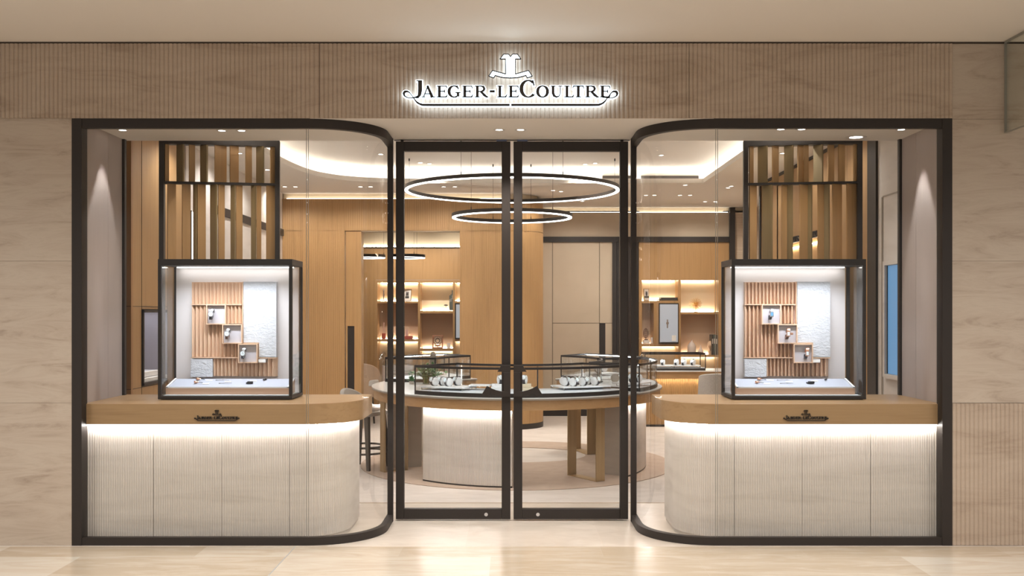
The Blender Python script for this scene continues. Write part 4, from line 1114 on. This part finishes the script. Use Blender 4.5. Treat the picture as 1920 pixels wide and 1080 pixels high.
# centre pair on boxes
for sgn, px in ((-1, 936), (1, 985)):
    lab = ('stepped white block left of the door handles', 'ribbed cream block right of the door handles')[sgn > 0]
    bx_ = thing('display_block', (X(px, 9.6), 2.55, ZF), lab + ' in the front showcase', 'display block', 'blocks at the centre of the front showcase')
    x = X(px, 9.6)
    MB().box(x - .075, x + .075, 2.49, 2.61, ZF, ZF + .03).build('lower_step', M['cushion'] if sgn < 0 else M['cream'], bx_, bevel=.003)
    MB().box(x - .07, x + .055, 2.53, 2.62, ZF + .03, ZF + .06).build('upper_step', M['cushion'] if sgn < 0 else M['cream'], bx_, bevel=.003)
    cuff((x - .01 * sgn, 2.57, ZF + .06), R_(-10 * sgn), ('steel watch on the stepped white block left of the door handles', 'rose coloured watch on the ribbed cream block right of the door handles')[sgn > 0], gA)
# right curved case watches and tray
tray((1.22, 3.15, ZF), R_(50), .30, .22, 'pale tray of watches in the right counter segment showcase')
for i, (x, y, lb) in enumerate([(1.20, 3.10, 'front'), (1.27, 3.18, 'middle'), (1.22, 3.24, 'rear')]):
    cuff((x, y, ZF + h_), R_(-40), 'white cushion watch in the right segment showcase, %s one of three' % lb, 'watches in the right segment showcase')
# rear cases
tray((1.05, 4.85, ZF), R_(-60), .34, .24, 'pale tray in the rear right showcase of the oval counter')
for i, (x, y, lb) in enumerate([(1.0, 4.75, 'nearer'), (1.08, 4.92, 'farther')]):
    cuff((x, y, ZF + h_), R_(-60), 'white cushion watch on the rear right showcase tray, %s of two' % lb, 'watches in the rear showcases')
tray((-.95, 4.85, ZF), R_(60), .34, .22, 'pale tray in the rear left showcase behind the plant')
for i, (x, y, lb) in enumerate([(-.93, 4.78, 'nearer'), (-.98, 4.95, 'farther')]):
    cuff((x, y, ZF + h_), R_(50), 'white cushion watch on the rear left showcase tray, %s of two' % lb, 'watches in the rear showcases')
# round backed display stands on the right counter inner side
for i, (px, lb) in enumerate(((1139, 'left'), (1157, 'right'))):
    q = onplane(px, 716, ZC); q.z = ZF
    d = thing('round_display_disc', (q.x, 3.42 + .02 * i, ZF), 'grey round display disc seen behind the right tray, %s one' % lb, 'display disc', 'grey display discs')
    MB().lathe([(0, 0), (.045, 0), (.045, .02), (0, .02)], (q.x, 3.42 + .02 * i, ZF + .06), 24, 'y').build('disc', M['stone_grey'], d, 40)
    MB().box(q.x - .03, q.x + .03, 3.40 + .02 * i, 3.46 + .02 * i, ZF, ZF + .02).build('foot', M['cushion'], d)
# plant in glass vase, on the counter's left
pv = thing('potted_plant', (-.93, 3.98, ZC), 'bushy green plant in a small glass vase on the oval counter', 'plant')
MB().lathe([(.0, 0), (.035, 0), (.038, .04), (.034, .085), (.030, .085), (.033, .04), (.03, .006), (0, .006)], (-.93, 3.98, ZC), 20).build('vase', glassmat('green_glass', (.75, .85, .6), 1), pv, 50)
MB().cyl((-.93, 3.98, ZC + .008), .029, .05, 16).build('water', mat('olive_water', (.25, .26, .08), .3), pv)
stm = MB(); lf = MB(); lf2 = MB()
for i in range(46):
    a = random.uniform(0, 2 * pi); tilt = random.uniform(.1, 1.25); L_ = random.uniform(.12, .23)
    dr = Vector((cos(a) * sin(tilt) * 1.3, sin(a) * sin(tilt), cos(tilt) * .75)); b0 = Vector((-.93, 3.98, ZC + .06))
    tip = b0 + dr * L_; stm.tube([b0, b0 + dr * L_ * .6 + Vector((0, 0, .01)), tip], .0015, 5)
    tgt = lf2 if i % 6 == 0 else lf
    for k in range(7):
        f_ = .35 + .65 * k / 6; c = b0 + dr * L_ * f_
        s_ = Vector((random.uniform(-1, 1), random.uniform(-1, 1), random.uniform(-.5, .8))).normalized()
        w_ = s_.cross(Vector((0, 0, 1))).normalized() * random.uniform(.011, .018); l_ = random.uniform(.035, .06)
        tgt.add([c, c + s_ * l_ * .5 + w_, c + s_ * l_, c + s_ * l_ * .5 - w_], [(0, 1, 2, 3)])
stm.build('stem', M['leaf'], pv); lf.build('leaves', M['leaf'], pv); lf2.build('pale_leaves', M['leaf_pale'], pv)
# small sprig further left
sp = thing('succulent', (-1.08, 3.9, ZC), 'small low green succulent left of the bushy plant', 'plant')
l2 = MB()
for i in range(40):
    a = random.uniform(0, 2 * pi); t_ = random.uniform(.2, 1.4); d = Vector((cos(a) * sin(t_), sin(a) * sin(t_), cos(t_)))
    b0 = Vector((-1.08, 3.9, ZC + .03)); w_ = d.cross(Vector((0, 0, 1))).normalized() * .010
    l2.add([b0, b0 + d * .035 + w_, b0 + d * .07, b0 + d * .035 - w_], [(0, 1, 2, 3)])
l2.build('leaves', M['leaf'], sp); MB().lathe([(0, 0), (.02, 0), (.028, .03), (0, .03)], (-1.08, 3.9, ZC), 14).build('pot', M['vase'], sp, 50)
# table mirror
tm = thing('table_mirror', (X(812, 11.2), 4.2, ZC), 'beige backed rounded table mirror behind the front showcase', 'mirror')
xm = X(812, 11.2)
MB().lathe([(0, 0), (.036, 0), (.04, .006), (.036, .014), (0, .014)], (xm, 4.2, ZC + .245), 28, 'y', 1, 2.4).build('mirror_back', M['stone_grey'], tm, 40)
MB().box(xm - .05, xm + .05, 4.16, 4.25, ZC, ZC + .012).cyl((xm, 4.207, ZC + .012), .008, .14, 10).build('stand', M['steel'], tm)

# ================================================================== STOOLS AND CHAIRS
def bar_stool(loc, rz, label):
    t = thing('bar_stool', loc, label, 'stool', rz=0)
    cx, cy = loc[0], loc[1]; c, s_ = cos(rz), sin(rz)
    def T(mb): return mb.xf(Matrix.Translation((cx, cy, 0)) @ Matrix.Rotation(rz, 4, 'Z'))
    # seat: rounded square pad, back wraps behind (towards local -y)
    seat = [(.21 * cos(a) * (1 if abs(cos(a)) < .8 else 1), .20 * sin(a)) for a in [2 * pi * k / 32 for k in range(32)]]
    sq = []
    for k in range(36):
        a = 2 * pi * k / 36; e = .5
        sq.append((.215 * math.copysign(abs(cos(a)) ** e, cos(a)), .205 * math.copysign(abs(sin(a)) ** e, sin(a))))
    T(MB().prism(sq, .55, .60)).build('seat_shell', M['fabric'], t, 50, bevel=.012)
    T(MB().prism([(x * .93, y * .93) for x, y in sq], .60, .645)).build('seat_pad', M['seat_white'], t, 50, bevel=.014)
    oa = [(.235 * cos(a), .225 * sin(a)) for a in [radians(185 + 170 * k / 20) for k in range(21)]]
    ia = [(.195 * cos(a), .185 * sin(a)) for a in [radians(185 + 170 * k / 20) for k in range(21)]]
    b = MB(); n = 21; vs = []; fs = []
    for k in range(n):
        hgt = .62 + .20 * sin(pi * k / (n - 1)) ** .8
        for p in (oa[k], ia[k]): vs += [(p[0], p[1], .55), (p[0] * 1.04, p[1] * 1.08, hgt)]
    for k in range(n - 1):
        a = 4 * k; fs += [(a, a + 4, a + 5, a + 1), (a + 2, a + 3, a + 7, a + 6), (a + 1, a + 5, a + 7, a + 3), (a, a + 2, a + 6, a + 4)]
    fs += [(0, 1, 3, 2), (4 * n - 4, 4 * n - 2, 4 * n - 1, 4 * n - 3)]
    T(b.add(vs, fs)).build('backrest', M['fabric'], t, 60, bevel=.01)
    for sx in (-1, 1):
        for sy in (-1, 1):
            top_ = Vector((sx * .15, sy * .14, .56)); bt = Vector((sx * .19, sy * .185, 0))
            vs = []
            for p, w in ((top_, .024), (bt, .017)):
                for ax, ay in ((-1, -1), (1, -1), (1, 1), (-1, 1)): vs.append((p.x + ax * w, p.y + ay * w, p.z))
            T(MB().add(vs, [(0, 1, 2, 3), (4, 7, 6, 5), (0, 4, 5, 1), (1, 5, 6, 2), (2, 6, 7, 3), (3, 7, 4, 0)])).build('leg', M['ash'], t, bevel=.003)
    for z, k in ((.17, .235), (.23, .20)):
        T(MB().tube([(k * cos(a), k * sin(a), z) for a in [2 * pi * j / 32 for j in range(32)]], .011, 8, True)).build('footrest_ring', M['ash'], t, 50)
    return t
bar_stool((X(683, 10.55), 3.5, 0), R_(-115), 'grey upholstered bar stool with dark splayed legs left of the oval counter')
# beige low chair behind the stool
def tub_chair(x, y, rz, label, m, seat, h=1.0, w=.29, sq=.45, sd=.34):
    t = thing('tub_chair', (x, y, 0), label, 'chair')
    def T(mb): return mb.xf(Matrix.Translation((x, y, 0)) @ Matrix.Rotation(rz, 4, 'Z'))
    T(MB().prism([(w * .95 * math.copysign(abs(cos(a)) ** .6, cos(a)), w * .9 * math.copysign(abs(sin(a)) ** .6, sin(a))) for a in [2 * pi * k / 32 for k in range(32)]], h - sd - .10, h - sd)).build('seat', seat, t, 50, bevel=.02)
    n = 25; vs = []; fs = []
    for k in range(n):
        a = radians(190 + 160 * k / (n - 1)); hg = (h - sd) + sd * max(0, sin(pi * k / (n - 1))) ** sq
        for r_ in (w, w - .06):
            vs += [(r_ * cos(a), r_ * .95 * sin(a), h - .5), (r_ * 1.03 * cos(a), r_ * 1.03 * sin(a), hg)]
    for k in range(n - 1):
        a = 4 * k; fs += [(a, a + 4, a + 5, a + 1), (a + 2, a + 3, a + 7, a + 6), (a + 1, a + 5, a + 7, a + 3), (a, a + 2, a + 6, a + 4)]
    fs += [(0, 1, 3, 2), (4 * n - 4, 4 * n - 2, 4 * n - 1, 4 * n - 3)]
    T(MB().add(vs, fs)).build('backrest', m, t, 60, bevel=.012)
    for sx in (-1, 1):
        for sy in (-1, 1):
            T(MB().tube([(sx * w * .6, sy * w * .6, h - .42), (sx * w * .72, sy * w * .72, 0)], [.02, .013], 8)).build('leg', M['ash'], t, 50)
    return t
tub_chair(X(672, 14.9), 7.9, R_(8), 'beige tub chair with round back in the rear room, half hidden by the oak wall', M['fabric_beige'], M['seat_white'], .88, .32, sd=.245)
tub_chair(X(1341, 12.9), 5.85, R_(4), 'grey upholstered chair with squared back before the right sales desk', M['fabric'], M['fabric'], .85, .25, .06)

# ================================================================== RIGHT SALES DESK
dk = thing('sales_desk', (2.5, 7.5, 0), 'oak sales desk with lit fluted front before the right wall shelves', 'desk')
dx0, dx1, dy = 1.62, 3.12, 7.22
zd = .795
MB().box(dx0, dx1, dy - .03, dy + .62, zd - .015, zd).build('top', M['marble'], dk)
MB().box(dx0 + .0, dx1 - .0, dy, dy + .6, zd - .115, zd - .015).build('apron', M['oak_apron'], dk)
q = MB().strip(fluted([(dx0 + .08, dy + .08), (dx1 - .08, dy + .08)], .028, .007), .03, zd - .115)
q.build('fluted_front', M['oak'], dk, 50)
MB().box(dx0 + .08, dx1 - .08, dy + .085, dy + .5, .0, zd - .115).build('carcass', M['oak'], dk)
MB().box(dx0 + .08, dx1 - .08, dy + .06, dy + .08, 0, .03).build('kick_plate', M['bronze'], dk)
MB().box(dx0 + .1, dx1 - .1, dy + .03, dy + .045, zd - .1165, zd - .1155).build('led_strip', M['led_soft'], dk)
vx0, vx1 = X(1207, 14.4), X(1323, 14.25)
o = [(vx0, dy + .03), ((vx0 + vx1) / 2, dy + .03), (vx1, dy + .03)]; i_ = [(p[0], p[1] + .42) for p in o]
case_from_band(o, i_, 'rectangular glass showcase full of watches on the right sales desk', [(0, 0), (0, 1), (2, 0), (2, 1)], zt=1.04, zb=zd, base=.03)
gD = 'watches in the sales desk showcase'
tray((2.10, dy + .24, zd + .032), 0, .40, .26, 'left pale tray in the sales desk showcase', h=.035)
tray((2.48, dy + .24, zd + .032), 0, .38, .26, 'right pale tray in the sales desk showcase', h=.035)
k = 0
for row, y in (('front', dy + .16), ('rear', dy + .30)):
    xs_ = (1.98, 2.14, 2.33, 2.43, 2.56) if row == 'front' else (2.02, 2.36, 2.47, 2.6)
    for i, x in enumerate(xs_):
        cuff((x, y, zd + .067), R_(-25), 'white cushion watch in the %s row of the desk showcase, %s from left' % (row, ('first', 'second', 'third', 'fourth', 'fifth')[i]), gD)

# ================================================================== WALL SHELVING
def shelving(name, D, X0, X1, Z1, label, boards_v, cells, sx, ox, sy, oy, depth=.32):
    """boards and cells given in zoomed pixels (u,v)"""
    y = D - 7
    def U(u): return X(ox + u / sx, D)
    def V(v): return Z(oy + v / sy, D)
    t = thing(name, (U(X0), y, 0), label, 'shelving', 'lit oak wall shelving')
    fr = MB()
    for (u0, u1, v0, v1) in boards_v: fr.box(U(u0), U(u1), y, y + depth, V(v1), V(v0))
    fr.build('frame', M['oak_h'] if False else M['oak'], t)
    for (u0, u1, v0, v1, kind) in cells:
        m = M['cream'] if kind == 'c' else M['taupe']
        MB().box(U(u0), U(u1), y + depth - .015, y + depth, V(v1), V(v0)).build('back_panel', m, t)
        MB().box(U(u0) + .02, U(u1) - .02, y + depth - .045, y + depth - .03, V(v1) + .001, V(v1) + .008).build('led_strip', M['led_soft'], t)
        if kind == 'c': MB().box(U(u0) + .02, U(u1) - .02, y + depth - .045, y + depth - .035, V(v0) - .006, V(v0) - .001).build('led_strip', M['led_soft'], t)
    return t, U, V, y
# right shelving: zoom origin (1170,430) scale 3.7257
SC = 3.7257
tR, UR, VR, yR = shelving('oak_shelving', 15.8, 125, 0, 0, 'backlit oak wall shelving behind the sales desk',
    [(104, 125, 88, 1300), (660, 740, 88, 1300), (125, 660, 88, 353), (380, 397, 353, 1300), (125, 380, 498, 516), (125, 380, 800, 818), (208, 242, 516, 800), (397, 660, 577, 593), (397, 660, 878, 892), (125, 660, 1290, 1300)],
    [(125, 380, 353, 498, 'c'), (397, 660, 353, 577, 'c'), (125, 208, 516, 800, 't'), (397, 660, 593, 878, 't'), (125, 380, 818, 1290, 'c'), (397, 660, 892, 1290, 'c')], SC, 1170, SC, 430)
# framed screen on it
fs = thing('framed_display', (UR(310), yR, VR(798)), 'dark framed tall display showing a single watch on the right shelving', 'display')
MB().box(UR(242), UR(380), yR - .03, yR + .02, VR(800), VR(516)).build('frame', M['bronze'], fs)
MB().box(UR(248), UR(374), yR - .033, yR - .029, VR(787), VR(524)).build('display', M['screen'], fs)
MB().lathe([(0, 0), (.022, 0), (.022, .006), (0, .006)], (UR(301), yR - .042, VR(655)), 20, 'y').box(UR(301) - .01, UR(301) + .01, yR - .038, yR - .034, VR(690), VR(630)).build('watch', M['steel'], fs)
MB().box(UR(331), UR(360), yR - .040, yR - .034, VR(780), VR(740)).build('label_card', M['paper'], fs)
# items right
def photo_frame(x, y, z, w, h, label, tilt=R_(-6), rz=0, img=True):
    t = thing('photo_frame', (x, y, z), label, 'photo frame')
    def T(mb): return mb.xf(Matrix.Translation((x, y, z)) @ Matrix.Rotation(rz, 4, 'Z') @ Matrix.Rotation(tilt, 4, 'X'))
    T(MB().box(-w / 2, w / 2, -.008, .008, 0, h)).build('frame', M['brass'], t)
    T(MB().box(-w / 2 + .01, w / 2 - .01, -.010, -.008, .01, h - .01)).build('mount', M['paper'], t)
    T(MB().box(-w / 5, w / 5, -.012, -.010, h * .22, h * .78)).build('photograph', M['black_photo'], t)
    T(MB().lathe([(0, 0), (.022, 0), (.022, .002), (0, .002)], (0, -.0145, h * .58), 16, 'y', .8, 1.2).box(-.035, .035, -.0145, -.012, h * .22, h * .38)).build('portrait_figure', M['book'], t)
    return t
sy_ = yR + .14
photo_frame(UR(166), sy_, VR(498), .088, .19, 'small framed portrait photograph on the top right shelf', R_(-7), R_(10))
tag(MB().box(UR(250), UR(376), yR + .06, yR + .26, VR(498), VR(486)).build('book', M['book'], bevel=.002), 'dark book lying flat, lower of the two beside the small portrait', 'book', 'books lying on the top right shelf')
tag(MB().box(UR(262), UR(378), yR + .07, yR + .25, VR(485.5), VR(475)).build('book', M['book'], bevel=.002), 'dark book lying flat, upper of the two beside the small portrait', 'book', 'books lying on the top right shelf')
# starburst
sbx, sbz = UR(515), VR(520); sby = yR + .16
sb = thing('starburst_sculpture', (sbx, sby, VR(577)), 'gilt starburst sculpture on the upper shelf cell beside the bronze post', 'sculpture')
sr = MB()
random.seed(3)
for i in range(34):
    a = 2.39996 * i; ph = random.uniform(-.5, .5); L_ = random.uniform(.095, .115) * (1 if i % 2 else .8)
    dv = Vector((cos(a) * cos(ph), sin(ph) * .6, sin(a) * cos(ph)))
    e_ = Vector((sbx, sby, sbz)) + dv * L_
    e_.z = max(e_.z, VR(577) + .003)
    sr.tube([(sbx, sby, sbz), e_], [.0035, .0028], 5)
sr.build('rays', M['gold'], sb)
MB().lathe([(0.002, -.02), (.014, -.014), (.02, 0), (.014, .014), (.002, .02)], (sbx, sby, sbz), 16).build('core', M['gold'], sb, 60)
MB().tube([(sbx, sby, sbz), (sbx, sby, VR(577))], .004, 6).cyl((sbx, sby, VR(577)), .03, .006, 16).build('stand', M['gold'], sb)
# skeleton clock figure
q = thing('table_clock', (UR(163), sy_, VR(798)), 'small dark openwork table clock on a white base on the right shelving', 'clock')
zz = VR(798)
MB().box(UR(140), UR(186), sy_ - .05, sy_ + .05, zz, VR(776)).build('base', M['paper'], q, bevel=.003)
MB().box(UR(150), UR(174), sy_ - .02, sy_ + .02, VR(776), VR(768)).build('foot', M['strap_brown'], q)
cz = (VR(690) + VR(766)) / 2
for r_, rr in ((.036, .007), (.022, .005)):
    MB().tube([(UR(161) + r_ * cos(a), sy_, cz + 2.0 * r_ * sin(a)) for a in [2 * pi * j / 24 for j in range(24)]], rr, 6, True).build('openwork_ring', M['strap_brown'], q, 50)
MB().tube([(UR(161), sy_, VR(766)), (UR(161), sy_, VR(690))], .006, 6).tube([(UR(161) - .03, sy_, cz), (UR(161) + .03, sy_, cz)], .004, 6).build('movement', M['strap_brown'], q)
tag(MB().box(UR(194), UR(207), sy_ - .04, sy_ - .03, zz, VR(756)).build('caption_card', M['paper']), 'white caption card beside the openwork clock on the right shelving', 'card')
# vases
zz = VR(878)
def vase(x, y, z, s, s2, label, prof):
    o = MB().lathe([(r * s, h * s2) for r, h in prof], (x, y, z), 28).build('vase', M['vase'], None, 50); return tag(o, label, 'vase', 'pale ceramic vases on the right shelving')
vase(UR(484), sy_, zz, .52, .75, 'larger pale ceramic bottle vase on the lower right shelf', [(0, 0), (.105, 0), (.125, .03), (.13, .14), (.115, .20), (.06, .25), (.028, .275), (.026, .305), (.032, .31), (.02, .31), (.018, .27), (0, .27)])
vase(UR(545), sy_ - .03, zz, .34, .46, 'smaller pale ceramic bottle vase on the lower right shelf', [(0, 0), (.105, 0), (.13, .05), (.12, .12), (.06, .20), (.028, .25), (.026, .32), (.034, .33), (.02, .33), (.018, .27), (0, .27)])
wb = thing('wooden_bust', (UR(614), sy_, zz), 'turned pale wooden head on a small block on the lower right shelf', 'sculpture')
MB().box(UR(602), UR(630), sy_ - .04, sy_ + .04, zz, VR(850)).build('block', M['wood_obj'], wb, bevel=.003)
MB().lathe([(.01, 0), (.02, .01), (.016, .03), (.045, .06), (.052, .10), (.035, .14), (.008, .155)], (UR(616), sy_, VR(850)), 20).build('head', M['wood_obj'], wb, 60)
for i, (u0, u1, v, m, lb) in enumerate(((617, 628, 737, 'book', 'first'), (629, 641, 735, 'book_g', 'middle'), (642, 656, 738, 'book', 'last'))):
    b = thing('book', (UR(u0), yR + .1, zz), 'tall dark book standing on the lower right shelf, %s of three' % lb, 'book', 'standing books on the lower right shelf')
    MB().box(UR(u0), UR(u1), yR + .04, yR + .24, zz, VR(v)).build('cover', M[m], b, bevel=.002)
    MB().box(UR(u0) + .004, UR(u1) - .004, yR + .038, yR + .04, lerp(zz, VR(v), .55), lerp(zz, VR(v), .8)).build('spine_label', M['stone_grey'], b)
# left shelving: zoom origin (700,510) scale 6
tL, UL, VL, yL = shelving('oak_shelving', 17.6, 45, 0, 0, 'backlit oak wall shelving seen through the rear room opening',
    [(30, 45, 90, 1700), (45, 1400, 90, 117), (502, 527, 117, 1700), (895, 918, 117, 1700), (45, 502, 328, 350), (45, 502, 758, 782), (527, 895, 436, 465), (527, 895, 863, 890), (918, 1400, 328, 350), (918, 1400, 755, 780), (45, 1400, 1690, 1710)],
    [(45, 502, 117, 328, 'c'), (45, 502, 350, 758, 't'), (45, 502, 782, 1690, 'c'), (527, 895, 117, 436, 'c'), (527, 895, 465, 863, 't'), (527, 895, 890, 1690, 'c'), (918, 1400, 117, 328, 'c'), (918, 1400, 780, 1690, 'c')], 6, 700, 6, 510)
fs = thing('framed_display', (UL(1000), yL, VL(755)), 'dark framed tall display at the edge of the rear room shelving', 'display')
MB().box(UL(918), UL(1150), yL - .03, yL + .02, VL(755), VL(350)).build('frame', M['bronze'], fs)
MB().box(UL(932), UL(1136), yL - .033, yL - .029, VL(740), VL(365)).build('display', M['screen'], fs)
sy2 = yL + .13
# upright statuette, candle, loop sculpture
def statuette(u, vb, vt, label):
    z = VL(vb); h = VL(vt) - z
    t = thing('statuette', (UL(u), sy2, z), label, 'statuette')
    MB().lathe([(0, 0), (.03, 0), (.03, .012), (0, .012)], (UL(u), sy2, z), 16).build('base', M['steel'], t)
    MB().lathe([(.004, .012), (.012, h * .3), (.018, h * .55), (.010, h * .75), (.018, h * .88), (.003, h)], (UL(u), sy2, z), 12).build('figure', M['steel'], t, 60)
    return t
statuette(106, 326, 190, 'slim silver statuette on the top shelf of the rear room')
photo_frame(UL(372), sy2, VL(326), .15, .21, 'black and white photo frame tilted on the top shelf of the rear room', R_(-8), R_(-14))
cnd = thing('candlestick', (UL(107), sy2, VL(756)), 'thin pink candle in a red holder on the middle rear shelf', 'candle')
MB().cyl((UL(107), sy2, VL(756)), .035, .10, 16).build('holder', M['red'], cnd, 40)
MB().cyl((UL(107), sy2, VL(756) + .10), .010, .19, 10).build('candle', M['pink'], cnd, 40)
tag(MB().box(UL(345), UL(434), sy2 - .09, sy2 + .09, VL(756), VL(738)).build('book', M['red'], bevel=.002), 'red book lying flat on the middle rear shelf, lower of two', 'book', 'red books on the middle rear shelf')
tag(MB().box(UL(348), UL(432), sy2 - .085, sy2 + .085, VL(737.5), VL(722)).build('book', M['red'], bevel=.002), 'red book lying flat on the middle rear shelf, upper of two', 'book', 'red books on the middle rear shelf')
tag(MB().box(UL(352), UL(384), sy2 - .03, sy2 + .02, VL(721.5), VL(650)).build('gift_box', M['pink'], bevel=.003), 'small pink upright box on top of the red books', 'box')
for i, (u0, u1, v) in enumerate(((853, 867, 262), (867.5, 880, 250), (880.5, 893, 205))):
    b = thing('book', (UL(u0), sy2, VL(434)), 'dark grey green book standing in the wide rear cell, %s of three' % ('shortest', 'middle', 'tallest')[i], 'book', 'books standing in the rear cell')
    MB().box(UL(u0), UL(u1), yL + .04, yL + .24, VL(434), VL(v)).build('cover', M['book_g'], b, bevel=.002)
    MB().box(UL(u0) + .005, UL(u1) - .005, yL + .037, yL + .04, lerp(VL(434), VL(v), .55), lerp(VL(434), VL(v), .75)).build('spine_label', M['stone_grey'], b)
bo = thing('small_ornament', (UL(811), sy2, VL(434)), 'small dark ornament on a thin rod in the wide rear cell', 'ornament')
MB().tube([(UL(811), sy2, VL(434)), (UL(811), sy2, VL(378))], .003, 6).build('rod', M['steel'], bo)
MB().lathe([(.002, -.016), (.035, -.008), (.04, .0), (.02, .012), (.002, .016)], (UL(811), sy2, VL(372)), 16).build('disc', M['book'], bo, 60)
# brass mantel clock
ck = thing('mantel_clock', (UL(718), sy2, VL(862)), 'brass and glass mantel clock with round openwork dial', 'clock')
x0_, x1_, zb_, zt_ = UL(660), UL(776), VL(862), VL(712)
MB().box(x0_ - .005, x1_ + .005, sy2 - .07, sy2 + .07, zb_, zb_ + .02).build('base', M['rose'], ck)
fm = MB()
for x in (x0_, x1_ - .014):
    for y in (sy2 - .065, sy2 + .051): fm.box(x, x + .014, y, y + .014, zb_ + .02, zt_ - .014)
fm.box(x0_, x1_, sy2 - .065, sy2 + .065, zt_ - .014, zt_); fm.build('frame', M['rose'], ck)
cc = ((x0_ + x1_) / 2, VL(775))
MB().tube([(cc[0] + .07 * cos(a), sy2 - .03, cc[1] + .07 * sin(a)) for a in [2 * pi * j / 28 for j in range(28)]], .009, 6, True).build('dial_ring', M['steel'], ck, 50)
MB().tube([(cc[0] + .035 * cos(a), sy2 - .03, cc[1] + .035 * sin(a)) for a in [2 * pi * j / 20 for j in range(20)]], .008, 6, True).build('chapter_ring', M['book'], ck, 50)
sp_ = MB()
for j in range(12):
    a = 2 * pi * j / 12; sp_.tube([(cc[0] + .03 * cos(a), sy2 - .03, cc[1] + .03 * sin(a)), (cc[0] + .068 * cos(a), sy2 - .03, cc[1] + .068 * sin(a))], .004, 5)
sp_.build('spokes', M['book'], ck)
MB().box(cc[0] - .045, cc[0] + .045, sy2 - .04, sy2 + .02, VL(838), VL(826)).box(cc[0] - .006, cc[0] + .006, sy2 - .03, sy2 - .02, VL(862), VL(800)).build('balance', M['rose'], ck)
tag(MB().box(UL(824), UL(862), sy2 - .03, sy2 - .01, VL(862), VL(802)).build('caption_card', M['paper']), 'white caption card beside the brass mantel clock', 'card')
ls = thing('loop_sculpture', (UL(107), sy2, VL(1300)), 'slender looped metal sculpture low in the rear shelving', 'sculpture')
MB().tube([(UL(107) + .028 * sin(2 * a), sy2, VL(1060) + (VL(905) - VL(1060)) * (.5 - .5 * cos(a))) for a in [2 * pi * j / 40 for j in range(40)]], .006, 6, True).build('loop', M['steel'], ls, 50)
MB().cyl((UL(107), sy2, VL(1690)), .03, VL(1060) - VL(1690), 16).build('pedestal', M['vase'], ls, 40)
rv = thing('round_jug', (UL(395), sy2, VL(1690)), 'round cream jug on a plinth low in the rear shelving', 'jug')
MB().lathe([(.03, 0), (.055, .03), (.064, .08), (.05, .13), (.025, .15), (.03, .20), (.02, .2)], (UL(395), sy2, VL(1060)), 24).build('body', M['vase'], rv, 60)
MB().box(UL(395) - .08, UL(395) + .08, sy2 - .08, sy2 + .08, VL(1690), VL(1060)).build('plinth', M['vase'], rv)
MB().tube([(UL(395) + .06, sy2, VL(1060) + .14), (UL(395) + .10, sy2, VL(1060) + .18), (UL(395) + .03, sy2, VL(1060) + .2)], .008, 6).build('handle', M['vase'], rv, 50)

# ================================================================== BRAND LETTERING ON THE RIGHT OAK WALL
ws = thing('wall_sign', (RX, 4.0, 2.4), 'dark brand name lettering with a light line on the right oak wall, seen between slats', 'sign')
def to2(px, py):  # along +y far to near
    return ((px - 957.2) * .0031, 2.42 - (py - 172) * .0031)
L2, S2, E2, P2 = logo(to2, .0031, -.02, 0, 0, 0)
Mw = Matrix.Translation((RX - .001, 3.95, 0)) @ Matrix.Rotation(-pi / 2, 4, 'Z')
for ch, mb in L2: mb.xf(Mw).build('hyphen' if ch == '-' else 'letter', M['sign'], ws)
MB().box(RX - .02, RX, 3.35, 4.55, 2.325, 2.335).build('light_line', M['led_soft'], ws)
for y in (3.55, 4.35): spot('wall_sign_lamp', (RX - .25, y, ZL - .05), 26, 40, .6, WARM, (0, radians(4), 0))

# ================================================================== ROOM LIGHTS AND ADDED FILL
spot('oak_wash_lamp', (WX + .3, 1.95, ZS - .05), 30, 50, .7, (1, .84, .62), (0, radians(-6), 0))
for x, y in ((-2.0, 9.5), (-1.0, 9.5)):  # added lamps without fixtures, brightening the rear oak wall
    spot('rear_room_fill', (x, y, 3.25), 100, 110, .8, WARM, (radians(28), 0, 0))

for o_ in bpy.data.objects:
    if '_local' in o_: del o_['_local']
